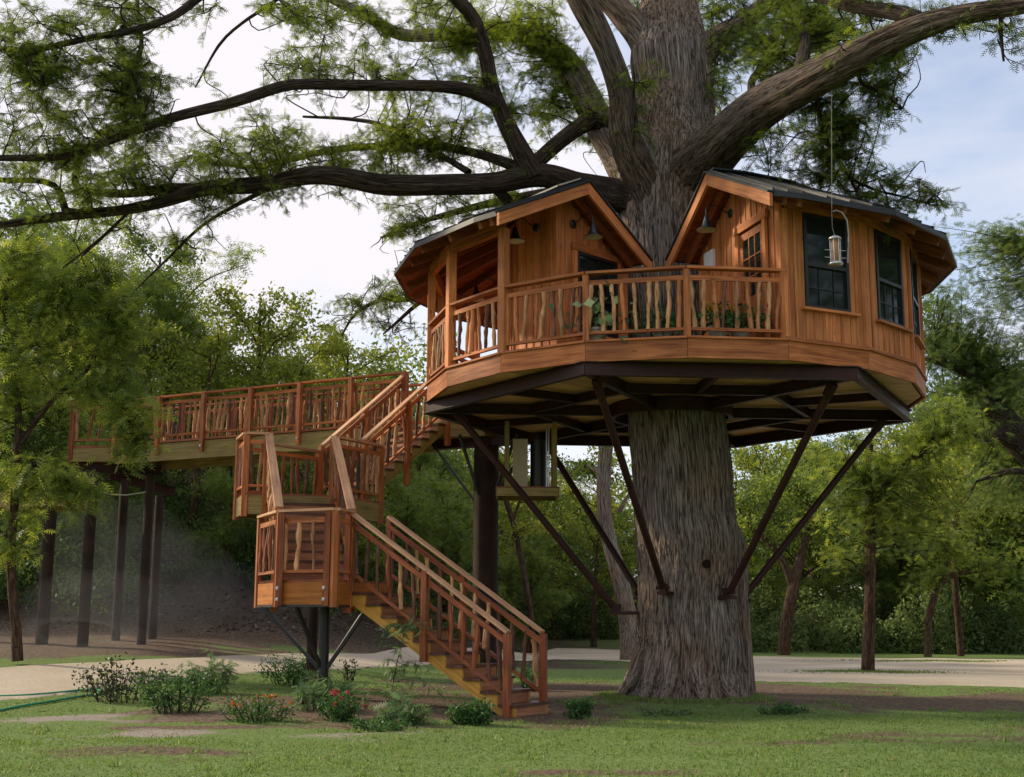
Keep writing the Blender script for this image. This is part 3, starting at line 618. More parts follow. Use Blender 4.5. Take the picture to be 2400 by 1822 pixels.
gw5 = board('gable_wall', C(5, 1.5, 6.6), C(5, 4.2, 6.6), 0.05, 1.9, SOFFIT, TH)
vwall(gw5, C(5, 4.34) + o5 * 0.03, C(5, 1.4) + o5 * 0.03, ZD + 0.02, lambda t: under(4.34 - t), 0.185, CEDAR_WALL, o5, holes=[(0.42, 1.30, ZD + 0.02, 7.60)])
dm = MB(); e0, e1 = C(5, 3.90, 0) + o5 * 0.06, C(5, 3.06, 0) + o5 * 0.06; dd = (e1 - e0).normalized(); Ld = (e1 - e0).length
def dbox(m, s0, s1, z0, z1, th=0.045): m.box(e0 + dd * s0 + UP * ((z0 + z1) / 2), e0 + dd * s1 + UP * ((z0 + z1) / 2), th, z1 - z0)
dbox(dm, 0, 0.12, ZD + 0.03, 7.5); dbox(dm, Ld - 0.12, Ld, ZD + 0.03, 7.5); dbox(dm, 0.12, Ld - 0.12, 7.38, 7.5); dbox(dm, 0.12, Ld - 0.12, ZD + 0.03, 6.42); 
for s in (1, 2): x = 0.12 + (Ld - 0.24) * s / 3; dbox(dm, x - 0.012, x + 0.012, 6.42, 7.38, 0.04)
for s in (1, 2): z = 6.42 + 0.96 * s / 3; dbox(dm, 0.12, Ld - 0.12, z - 0.012, z + 0.012, 0.038)
door = dm.build('door', CEDAR, TH)
for i in range(3):
    for j in range(3):
        x = 0.12 + (Ld - 0.24) * (i + 0.5) / 3; z = 6.42 + 0.96 * (j + 0.5) / 3
        board('pane', e0 + dd * (x - 0.085) + UP * z, e0 + dd * (x + 0.085) + UP * z, 0.008, 0.28, GLASS, door)
m = MB(); m.tube([e0 + dd * (Ld - 0.06) + o5 * 0.02 + UP * 6.35, e0 + dd * (Ld - 0.06) + o5 * 0.09 + UP * 6.35, e0 + dd * (Ld - 0.16) + o5 * 0.09 + UP * 6.35], 0.014, 8); m.build('handle', LAMPM, door)
for (s0, s1, z0, z1) in ((-0.10, 0.0, ZD + 0.03, 7.53), (Ld, Ld + 0.10, ZD + 0.03, 7.53)):
    board('door_trim', e0 + dd * ((s0 + s1) / 2) + o5 * 0.03 + UP * z0, e0 + dd * ((s0 + s1) / 2) + o5 * 0.03 + UP * z1, 0.095, 0.05, CEDAR_WALL, gw5, side=dd)
board('door_trim', e0 - dd * 0.14 + o5 * 0.035 + UP * 7.60, e0 + dd * (Ld + 0.14) + o5 * 0.035 + UP * 7.60, 0.055, 0.13, CEDAR_WALL, gw5)
board('corner_trim', C(5, 4.36, ZD + 0.02) + o5 * 0.06, C(5, 4.36, 7.72) + o5 * 0.06, 0.11, 0.05, CEDAR_WALL, gw5, side=rd(5))
# window in the gable wall of the porch cabin
a2 = C(2, 2.66, 0) + o2 * 0.05; d2 = -rd(2)
wl = window(TH, a2, d2, o2, 0.0, 1.06, 6.16, 7.55)
board('head_trim', a2 - d2 * 0.14 + o2 * 0.03 + UP * 7.615, a2 + d2 * 1.20 + o2 * 0.03 + UP * 7.615, 0.05, 0.13, CEDAR, wl)
for s in (-0.05, 1.11): board('side_trim', a2 + d2 * s + o2 * 0.02 + UP * 6.15, a2 + d2 * s + o2 * 0.02 + UP * 7.55, 0.10, 0.04, CEDAR_WALL, wl, side=d2)
# wall lamps
def wall_lamp(base, out, label, side=0.0):
    base = Vector(base); out = Vector(out).normalized()
    t = thing('wall_lamp', label, 'lamp', base, 'black gooseneck wall lamps')
    m = MB(); tn = out.cross(UP)
    V = []; n = 18
    for dpt, rr in ((0, 0.075), (0.02, 0.075), (0.035, 0.05), (0.036, 0.0)):
        for j in range(n): a_ = 2 * math.pi * j / n; V.append(base + out * dpt + (tn * math.cos(a_) + UP * math.sin(a_)) * rr)
    m.add(V, [(i * n + j, i * n + (j + 1) % n, (i + 1) * n + (j + 1) % n, (i + 1) * n + j) for i in range(3) for j in range(n)]); m.build('backplate', LAMPM, t, smooth=False)
    tip = base + out * 0.44 + UP * -0.08
    m = MB(); m.tube([base + out * 0.02, base + out * 0.12 + UP * 0.03, base + out * 0.26 + UP * 0.11, base + out * 0.38 + UP * 0.11, base + out * 0.44 + UP * 0.03, tip], 0.011, 8); m.build('arm', LAMPM, t)
    m = MB(); m.lathe([(0.0, 0.0), (0.035, 0.0), (0.04, -0.06), (0.055, -0.09), (0.075, -0.16), (0.11, -0.21), (0.165, -0.235), (0.168, -0.245)], tip, 24); sh = m.build('shade', LAMPM, t, smooth=True)
    m = MB(); m.lathe([(0.165, -0.243), (0.105, -0.222), (0.07, -0.17), (0.035, -0.10), (0.0, -0.10)], tip, 24); m.build('reflector', LAMPIN, sh, smooth=True)
    m = MB(); m.lathe([(0.0, -0.10), (0.02, -0.11), (0.032, -0.16), (0.025, -0.195), (0.0, -0.205)], tip, 12); m.build('bulb', LAMPIN, sh, smooth=True)
    return t
wall_lamp(C(5, 2.72, 8.0) + o5 * 0.05, o5, 'black bell wall lamp on the gable above the glazed door')
wall_lamp(C(2, 2.75, 8.0) + o2 * 0.06, o2, 'black bell wall lamp on the gable above the dark window')
wall_lamp(C(1.55, 3.12, 7.98), rd(1.5), 'black bell wall lamp under the porch roof beside the corner trim')
wall_lamp(C(-0.45, 3.12, 7.56), rd(-0.5), 'black bell wall lamp deep under the porch roof between two posts')
# white box on the gable wall
ub = thing('utility_box', 'small white ribbed box on the gable wall near the trunk', 'box', C(5, 1.95, 7.2) + o5 * 0.05)
pb = C(5, 1.95, 7.42) + o5 * 0.06
board('housing', pb - rd(5) * 0.16, pb + rd(5) * 0.16, 0.10, 0.30, WHITE, ub)
for i in range(6): board('rib', pb - rd(5) * (0.14 - i * 0.056) + o5 * 0.055 - UP * 0.13, pb - rd(5) * (0.14 - i * 0.056) + o5 * 0.055 + UP * 0.13, 0.02, 0.02, WHITE, ub, side=rd(5))

# hanging platform with the air conditioner under the deck
hp = thing('hanging_platform', 'small timber platform hung under the deck beside the column', 'platform', at(1240, 1160, 24.0))
HPZ = 3.80; hx0, hx1, hy0, hy1 = -0.27, 0.86, 23.55, 24.5
for yy in (hy0, hy1): board('rim_board', (hx0, yy, HPZ - 0.07), (hx1, yy, HPZ - 0.07), 0.04, 0.15, TREATED, hp)
for xx in (hx0, hx1): board('rim_board', (xx, hy0 + 0.025, HPZ - 0.072), (xx, hy1 - 0.025, HPZ - 0.072), 0.04, 0.146, TREATED, hp)
for i in range(6): board('floor_plank', (hx0 - 0.03, hy0 + 0.03 + (i + 0.5) * 0.15, HPZ + 0.02), (hx1 + 0.03, hy0 + 0.03 + (i + 0.5) * 0.15, HPZ + 0.02), 0.145, 0.03, CEDAR_RED, hp)
for xx in (hx0 + 0.18, hx1 - 0.06):
    for yy in (hy0 + 0.04, hy1 - 0.04): board('hanger', (xx, yy, HPZ + 0.035), (xx, yy, 5.05), 0.085, 0.085, TREATED, hp)
ac = thing('air_conditioner', 'beige air conditioner cabinet standing on the hanging platform', 'air conditioner', (0.2, 24.0, HPZ + 0.035))
board('cabinet', (0.02, 23.95, HPZ + 0.50), (0.30, 23.95, HPZ + 0.50), 0.34, 0.90, BEIGE, ac)
m = MB(); m.tube([(0.50, 24.0, HPZ + 0.04), (0.50, 24.0, HPZ + 0.95)], 0.15, 18); m.build('condenser', STEEL_BLACK, ac)
m = MB(); m.tube([(0.66, 23.9, HPZ + 0.04), (0.66, 23.9, HPZ + 1.2)], 0.018, 8); m.tube([(0.70, 23.9, HPZ + 0.04), (0.70, 23.9, HPZ + 1.2)], 0.014, 8); m.build('pipes', GALV, ac)

# ------------------------------------------------------------------ the staircase
ST = thing('staircase', 'cedar staircase in three flights climbing from the lawn to the footbridge', 'staircase', (-2.5, 20.5, 0))
V2 = lambda x, y, z=0: Vector((x, y, z))
def landing(poly, z, name='landing', rim=0.36, rimmat=TREATED, plankdir=None):
    m = MB(); m.prism([V2(x, y, z - 0.06) for x, y in poly], (0, 0, 0.02)); ld = m.build(name, CEDAR_RED, ST)
    d = Vector((*plankdir, 0)).normalized(); n = Vector((-d.y, d.x, 0)); P = [V2(*p) for p in poly]
    s = [p.dot(n) for p in P]; lo, hi = min(s), max(s); k = int((hi - lo) / 0.145) + 1
    for i in range(k):
        c = lo + (i + 0.5) * 0.145; xs = []
        for a, b in zip(P, P[1:] + P[:1]):
            sa, sb = a.dot(n) - c, b.dot(n) - c
            if sa * sb < 0: xs.append((a + (b - a) * (sa / (sa - sb))).dot(d))
        if len(xs) >= 2:
            board('floor_plank', n * c + d * min(xs) + UP * (z - 0.02), n * c + d * max(xs) + UP * (z - 0.02), 0.138, 0.038, CEDAR_RED, ld)
    for a, b in zip(P, P[1:] + P[:1]):
        board('rim_joist', a + UP * (z - 0.04 - rim / 2), b + UP * (z - 0.04 - rim / 2), 0.045, rim, rimmat, ld)
    return ld
def bolt(p, o, parent):
    m = MB(); o = Vector(o).normalized(); m.tube([Vector(p), Vector(p) + o * 0.02], 0.026, 10); m.tube([Vector(p) + o * 0.02, Vector(p) + o * 0.035], 0.014, 6); return m.build('bolt', GALV, parent)
def flight(p, u, w_, width, z0, z1, n, run, smat, pool, top, body, rails=(1, 1), nb=10, tread=TREAD, riser=RISER, ext=0.0, posts=2):
    """p: foot of the near stringer; u: way up; w_: across"""
    p = V2(*p); u = Vector((*u, 0)).normalized(); w_ = Vector((*w_, 0)).normalized(); rise = (z1 - z0) / n; tr = run / (n - 1)
    for s, e in ((0, 0.03), (1, -0.03)):
        o = p + w_ * (width * s + e); pts = [o + UP * z0]
        for i in range(n - 1):
            pts.append(o + u * (tr * i) + UP * (z0 + rise * (i + 1) - 0.045)); pts.append(o + u * (tr * (i + 1)) + UP * (z0 + rise * (i + 1) - 0.045))
        pts.append(o + u * run + UP * (z1 - 0.34)); pts.append(o + u * (run - 0.12) + UP * (z1 - 0.42)); pts.append(o + u * 0.22 + UP * z0)
        m = MB(); q = [x + w_ * -0.022 for x in pts]; m.prism(q, w_ * 0.045)
        m.build('stringer', smat, ST, world=Matrix.Translation(o) @ Matrix.Rotation(math.atan2(u.y, u.x), 4, 'Z') @ Matrix.Rotation(-math.atan2(z1 - z0, run), 4, 'Y'))
    for i in range(n):
        zz = z0 + rise * (i + 1); a = p + u * (tr * i) ; 
        board('riser', a + w_ * 0.03 + u * 0.012 + UP * (zz - rise / 2 - 0.03), a + w_ * (width - 0.03) + u * 0.012 + UP * (zz - rise / 2 - 0.03), 0.022, rise - 0.03, riser, ST)
        if i < n - 1:
            for s in (0.22, 0.70): b_ = a + u * (tr * s - 0.015) + UP * (zz - 0.022); board('tread', b_ - w_ * 0.03, b_ + w_ * (width + 0.03), tr * 0.47, 0.04, tread, ST)
    for s in (0, 1):
        if not rails[s]: continue
        o = p + w_ * (width * s + (-0.02 if s == 0 else 0.02)); lo = o + u * 0.10 + UP * (z0 + rise * 0.75); hi = o + u * (run + ext) + UP * (z1 + ext * rise / tr)
        railing(lo, hi, ST, nb, top, body, pool, post0=False, post1=False, lift=0.03)
        for j in range(posts + 1):
            t = j / posts; e = lo.lerp(hi, t); f = ((0.62 if z0 > 0.5 else (0.30 if t < 1 else 0.5)) if j or z0 > 0.5 else lo.z - 0.02)
            board('newel_post', e + UP * (-min(f, e.z)) + w_ * (-0.03 if s == 0 else 0.03), e + UP * 1.04 + w_ * (-0.03 if s == 0 else 0.03), 0.095, 0.095, body, ST, side=u)
u1, w1 = Vector((-0.88, 0.47)), Vector((0.47, 0.88))
F1 = (0.06, 18.72); Z1, Z2, Z3 = 2.0, 3.60, ZD
flight(F1, u1, w1, 1.05, 0.03, Z1, 11, 2.92, YELLOW, STKR, CEDAR_TOP, CEDAR_RED, nb=13, posts=2)
PA, PB = (-3.62, 20.02), (-2.68, 19.55)
P1n = (F1[0] + u1[0] * 2.92, F1[1] + u1[1] * 2.92); P1f = (P1n[0] + w1[0] * 1.05, P1n[1] + w1[1] * 1.05)
PL = (-4.15, 21.2)
u2 = Vector((-0.30, 0.954)); w2 = Vector((0.954, 0.30)); P2l = (-3.74, 20.75); P2r = (P2l[0] + w2[0] * 1.15, P2l[1] + w2[1] * 1.15)
ld1 = landing([PA, PB, P1n, P1f, P2r, P2l, PL], Z1, rimmat=AMBER, rim=0.34, plankdir=(0.88, -0.47))
def rail2(a, b, z, n, **kw): return railing(V2(*a, z), V2(*b, z), ST, n, **kw)
rkw = dict(top=CEDAR_TOP, body=CEDAR, pool=STKR, drop=0.42, postw=0.10)
rail2(PA, PB, Z1, 4, **dict(rkw, pool=STK[:9])); rail2(PL, PA, Z1, 6, **rkw); rail2(PB, P1n, Z1, 0, **rkw)
mid = ((PA[0] + PB[0]) / 2, (PA[1] + PB[1]) / 2); of = Vector((-0.45, -0.89, 0))
for t in (0.09, 0.91):
    px_, py_ = PA[0] + (PB[0] - PA[0]) * t, PA[1] + (PB[1] - PA[1]) * t
    e = V2(px_, py_) + of * 0.075; b_ = board('face_post', e + UP * (Z1 - 0.40), e + UP * (Z1 + 1.02), 0.10, 0.09, CEDAR_RED, ST)
    for z in (Z1 - 0.13, Z1 - 0.30): bolt(e + of * 0.046 + UP * z, of, ST)
flight(P2l, u2, w2, 1.15, Z1, Z2, 9, 1.95, TREATED, STKR, CEDAR_TOP, CEDAR, nb=8, tread=TREAD, riser=RISER, posts=1)
E2l = (P2l[0] + u2[0] * 1.95, P2l[1] + u2[1] * 1.95); E2r = (E2l[0] + w2[0] * 1.15, E2l[1] + w2[1] * 1.15)
A3 = Vector((-3.80, 25.0)); u3 = Vector((0.69, 0.724)); w3 = Vector((0.724, -0.69)); W3 = 1.22
B3 = A3 + w3 * W3
ML = (-5.02, 23.35); MFL = (-4.72, 22.55); MR = (B3.x + 0.42, B3.y + 0.02)
ld2 = landing([MFL, E2l, E2r, MR, (B3.x, B3.y), (A3.x, A3.y), ML], Z2, rimmat=TREATED, rim=0.34, plankdir=(0.954, 0.30))
mk = dict(top=CEDAR_TOP, body=CEDAR, pool=STKR, drop=0.42, postw=0.10)
rail2(MFL, E2l, Z2, 2, **mk); rail2(ML, MFL, Z2, 5, **mk); rail2((A3.x, A3.y), ML, Z2, 10, **mk); rail2(E2r, MR, Z2, 9, **mk)
run3 = 2.28
flight((A3.x, A3.y), u3, w3, W3, Z2, Z3, 11, run3, TREATED, STKR, CEDAR_TOP, CEDAR, nb=12, posts=2, tread=TREAD, riser=RISER)
AT = A3 + u3 * run3; BT = B3 + u3 * run3
# columns and braces that carry the landings
def pipe(name, a, b, r, mat, parent, n=14): m = MB(); m.tube([a, b], r, n); return m.build(name, mat, parent)
gz = lambda x, y: float(ter(x, y)) - 0.1
cA = (-2.98, 20.75); pipe('column', V2(*cA, gz(*cA)), V2(*cA, Z1 - 0.38), 0.085, STEEL_BLACK, ST)
cB = (-3.62, 23.7); pipe('column', V2(*cB, gz(*cB)), V2(*cB, Z2 - 0.38), 0.095, COLUMN, ST)
for t in ((-3.98, 20.75), (-3.35, 20.2), (-2.25, 20.45), (-2.35, 21.1)): board('brace', V2(*cA, 0.55), V2(*t, Z1 - 0.40), 0.05, 0.05, STEEL_BLACK, ST)
for a, b in ((PA, PB), (PL, PA), (PB, P1n)): board('angle_iron', V2(*a, Z1 - 0.40), V2(*b, Z1 - 0.40), 0.07, 0.035, STEEL_BLACK, ST)
for t in ((-4.6, 23.1), (-2.7, 24.0)): board('brace', V2(*cB, 2.2), V2(*t, Z2 - 0.40), 0.06, 0.06, STEEL_BLACK, ST)

# ------------------------------------------------------------------ the footbridge
FB = thing('footbridge', 'long cedar footbridge with branch railings reaching to the wooded slope', 'footbridge', (-6, 29, 0))
ub_ = Vector((-0.885, 0.465)).normalized(); vb = Vector((0.465, 0.885)).normalized(); WB = 1.35
B0n = AT; B1n = AT + ub_ * 8.2; B0f = B0n + vb * WB; B1f = B1n + vb * WB
m = MB(); m.box(V2(*(B0n + vb * WB / 2), ZD - 0.09), V2(*(B1n + vb * WB / 2), ZD - 0.09), WB - 0.02, 0.05)
bdeck = m.build('bridge_deck', CEDAR_RED, FB)
npl = 56
for i in range(npl):
    c = B0n + ub_ * (8.2 * (i + 0.5) / npl); board('floor_plank', V2(*c, ZD - 0.04), V2(*(c + vb * WB), ZD - 0.04), 0.138, 0.04, CEDAR, bdeck)
for e, o in ((B0n, -0.03), (B0f, 0.03)):
    board('girder', V2(*(e + vb * o), ZD - 0.27), V2(*(e + ub_ * 8.2 + vb * o), ZD - 0.27), 0.09, 0.40, TREATED, FB)
    board('deck_trim', V2(*(e + vb * o * 2), ZD - 0.03), V2(*(e + ub_ * 8.2 + vb * o * 2), ZD - 0.03), 0.10, 0.05, CEDAR_RED, FB)
NB = 6
for s, e in ((-1, B0n), (1, B0f)):
    for i in range(NB):
        a = e + ub_ * (8.2 * i / NB); b = e + ub_ * (8.2 * (i + 1) / NB)
        railing(V2(*a, ZD), V2(*b, ZD), FB, 9, top=CEDAR, body=CEDAR, pool=STKR, post0=False, post1=False)
        pp = a + vb * s * 0.11; board('bridge_post', V2(*pp, ZD - 0.32), V2(*pp, ZD + 1.05), 0.095, 0.095, CEDAR, FB, side=V2(*ub_))
        bolt(V2(*pp, ZD - 0.2) + V2(*vb) * s * 0.05, V2(*vb) * s, FB)
    pp = e + ub_ * 8.2 + vb * s * 0.11; board('bridge_post', V2(*pp, ZD - 0.32), V2(*pp, ZD + 1.05), 0.095, 0.095, CEDAR, FB, side=V2(*ub_))
# top platform between the last flight, the bridge and the treehouse deck
TPZ = ZD - 0.01
tp = [tuple(AT), tuple(BT), (C(-2.3).x - 0.05, C(-2.3).y), (C(-3.4).x - 0.02, C(-3.4).y + 0.05), tuple(B0f)]
m = MB(); m.prism([V2(x, y, TPZ - 0.08) for x, y in tp], (0, 0, 0.07)); top_pf = m.build('top_platform', CEDAR, FB)
for a, b in zip(tp, tp[1:] + tp[:1]): board('rim_joist', V2(*a, TPZ - 0.26), V2(*b, TPZ - 0.26), 0.05, 0.34, TREATED, top_pf)
railing(V2(*tp[4], ZD), V2(*tp[3], ZD), FB, 12, top=CEDAR, body=CEDAR, pool=STKR)
railing(V2(*tp[1], ZD), V2(*tp[2], ZD), FB, 3, top=CEDAR, body=CEDAR, pool=STKR)
# end platform, its rail, the steel bent below and the lower walkway
EP = [tuple(B1n), (B1n.x - 1.15, B1n.y + 0.12), (B1n.x - 1.6, B1n.y + 1.5), tuple(B1f)]
m = MB(); m.prism([V2(x, y, ZD - 0.08) for x, y in EP], (0, 0, 0.07)); ep = m.build('end_platform', CEDAR_RED, FB)
for a, b in zip(EP, EP[1:] + EP[:1]): board('rim_joist', V2(*a, ZD - 0.24), V2(*b, ZD - 0.24), 0.05, 0.32, TREATED, ep)
for a, b, n in ((EP[0], EP[1], 4), (EP[1], EP[2], 6)): railing(V2(*a, ZD), V2(*b, ZD), FB, n, top=CEDAR_RED, body=CEDAR_RED, pool=STKR, drop=0.36, postw=0.10)
def colmn(x, y, z1, r): return pipe('bent_column', V2(x, y, gz(x, y)), V2(x, y, z1), r, COLUMN, FB)
bx_, by_ = B1n.x, B1n.y
colmn(bx_ - 0.62, by_ + 0.25, ZD - 0.62, 0.13); colmn(bx_ + 0.62, by_ + 0.75, ZD - 0.62, 0.11); colmn(bx_ - 0.35, by_ + 1.9, ZD - 0.62, 0.11); colmn(bx_ + 0.45, by_ + 2.3, ZD - 1.0, 0.11)
colmn(bx_ - 1.75, by_ + 0.7, ZD - 1.0, 0.15)
ibeam('bent_beam', V2(bx_ - 0.95, by_ + 0.15, ZD - 0.52), V2(bx_ + 0.85, by_ + 0.85, ZD - 0.52), FB, 0.24, 0.16)
ibeam('bent_beam', V2(bx_ - 0.7, by_ + 1.8, ZD - 0.52), V2(bx_ + 0.8, by_ + 2.4, ZD - 0.9), FB, 0.24, 0.16)
LW = [(bx_ - 1.4, by_ + 0.6), (bx_ - 4.6, by_ + 1.4)]; lz = ZD - 1.05
for o in (0, 1.25):
    a, b = (LW[0][0] + o * 0.2, LW[0][1] + o), (LW[1][0] + o * 0.2, LW[1][1] + o)
    board('lower_girder', V2(*a, lz - 0.2), V2(*b, lz - 0.2), 0.09, 0.36, TREATED, FB)
board('lower_deck', V2(LW[0][0] + 0.12, LW[0][1] + 0.62, lz - 0.02), V2(LW[1][0] + 0.12, LW[1][1] + 0.62, lz - 0.02), 1.22, 0.05, CEDAR_RED, FB)
colmn(bx_ - 3.6, by_ + 1.5, lz - 0.3, 0.14)
m = MB(); m.tube([at(238, 1160, 31.1), at(262, 1167, 31.0), at(300, 1168, 31.0), at(340, 1161, 31.1), at(352, 1158, 31.2)], 0.018, 6); m.build('sagging_conduit', GALV, FB)
# big pipe column under the top platform
bc = thing('pipe_column', 'thick dark steel pipe column under the top of the stairs', 'column', (-0.52, 26.0, 0))
pipe('shaft', V2(-0.52, 26.0, gz(-0.52, 26.0)), V2(-0.52, 26.0, ZD - 0.42), 0.255, COLUMN, bc, 28)
board('cap_beam', V2(-1.6, 26.5, ZD - 0.52), V2(0.5, 25.4, ZD - 0.52), 0.2, 0.18, STEEL, bc)
for t in ((-1.7, 26.1), (-1.05, 25.3), (0.1, 25.1), (0.3, 26.6)): board('brace', V2(-0.52 + (t[0] + 0.52) * 0.18, 26.0 + (t[1] - 26.0) * 0.18, ZD - 1.75), V2(*t, ZD - 0.46), 0.05, 0.05, STEEL_BLACK, bc)

# ------------------------------------------------------------------ the big cypress
YT = CY
CT = thing('cypress_tree', 'huge old cypress with spreading limbs growing through the treehouse', 'tree', (CX, CY, 0))
prof = [(1720, 1456, 1774), (1690, 1464, 1766), (1660, 1474, 1757), (1625, 1484, 1750), (1560, 1496, 1743), (1500, 1502, 1743), (1400, 1506, 1734), (1330, 1504, 1740), (1270, 1500, 1742), (1200, 1495, 1728), (1100, 1490, 1722), (1040, 1484, 1713),
        (950, 1478, 1703), (800, 1472, 1692), (650, 1458, 1684), (560, 1452, 1676), (480, 1444, 1684), (420, 1440, 1692), (360, 1448, 1688), (300, 1460, 1672), (217, 1478, 1664), (127, 1468, 1654), (60, 1478, 1640), (0, 1492, 1625), (-120, 1500, 1610), (-300, 1510, 1592), (-520, 1530, 1580)]
cen = []; rad_ = []
for y, l_, r_ in prof:
    a, b = at(l_, y, YT), at(r_, y, YT); cen.append((a + b) / 2); rad_.append((b - a).length / 2)
Pc, Rc = resample(cen, rad_, 0.055); sides = 256
Vt, Ft, ct = tube_np(Pc, Rc, sides, 0.0)
g = np.random.default_rng(5); th = np.arange(sides) * 2 * np.pi / sides; s_ = Pc[:, 2][:, None]; tw = th[None, :] + 0.05 * s_ + 0.12 * np.sin(s_ * 0.7)
disp = 0
for k, amp in ((3, .035), (5, .028), (8, .018), (13, .012)):
    disp = disp + amp * np.sin(k * tw + g.uniform(0, 6) + 0.5 * np.sin(0.8 * s_ + g.uniform(0, 6)))
flare = np.exp(-np.clip(s_ + 0.1, 0, 9) / 0.55); disp = disp + flare * (0.10 * np.sin(7 * tw + 1.0) + 0.07 * np.sin(11 * tw + 2.2))
fine = 0
for k, amp in ((37, .011), (53, .010), (71, .008), (97, .006)):
    fine = fine + amp * np.sin(k * tw + 3.0 * np.sin(s_ * g.uniform(.5, 1.3) + g.uniform(0, 6)) + 1.5 * np.sin(s_ * g.uniform(2, 4) + 2 * th[None, :]))
ridge = disp * Rc[:, None] * 0.8 + np.abs(fine) * -1.6
nrm = (Vt.reshape(len(Pc), sides, 3) - Pc[:, None]); nrm /= np.linalg.norm(nrm, axis=2, keepdims=True)
Vt = (Vt.reshape(len(Pc), sides, 3) + nrm * ridge[:, :, None]).reshape(-1, 3)
inv = np.array(WM[CT.name].inverted())
trk = ob('trunk', mesh_np('trunk', Vt - np.array([CX, CY, 0]), Ft, BARK, True, None, ct), CT, WM[CT.name])
def wood_part(name, tubes, mat, parent):
    base = np.array(WM[parent.name].translation); v = np.vstack(tubes.v) - base
    return ob(name, mesh_np(name, v, np.vstack(tubes.f), mat, True, None, np.vstack(tubes.c)), parent, WM[parent.name])
# the second stem fused to the trunk, a knot hole and its rim
tb = Tubes(); tb.add([np.array(at(x, y, Y)) for x, y, Y in ((1752, 1690, 23.1), (1744, 1560, 23.1), (1736, 1430, 23.0), (1734, 1330, 22.9), (1728, 1260, 22.8), (1700, 1215, 22.7), (1660, 1190, 22.7))], [.24, .21, .18, .16, .15, .13, .10], 24, .08, .12); wood_part('fused_stem', tb, BARK, CT)
for i, (a_, l_) in enumerate(((-110, .5), (-75, .62), (-48, .5), (-20, .4), (12, .5), (38, .4), (66, .55), (95, .5))):
    d_ = np.array([math.sin(math.radians(a_)), -math.cos(math.radians(a_)), 0]); b_ = np.array([CX + .1, CY, 0]); n_ = np.array([d_[1], -d_[0], 0]); tb = Tubes(); gq = lambda r, w_, h: (lambda p: np.array([p[0], p[1], float(ter(p[0], p[1])) + h]))(b_ + d_ * r + n_ * w_)
    wv = .15 * math.sin(i * 2.3); tb.add([gq(.66, 0, .75), gq(.86, wv * .2, .32), gq(.98 + .1 * l_, wv * .6, .08), gq(1.0 + .35 * l_, wv, -.01), gq(1.0 + .6 * l_, wv * 1.8, -.12)], [.17, .14, .09, .05, .03], 14, .08, .14); wood_part('root', tb, BARK, CT)
m = MB(); q = at(1660, 1318, 21.83); m.tube([q, q + Vector((0, .25, 0))], [.075, .05], 12); m.build('knot_hole', plain('hollow_wood', (0.018, 0.012, 0.009), 1.0, 0, .3, 10, 0.0), CT)
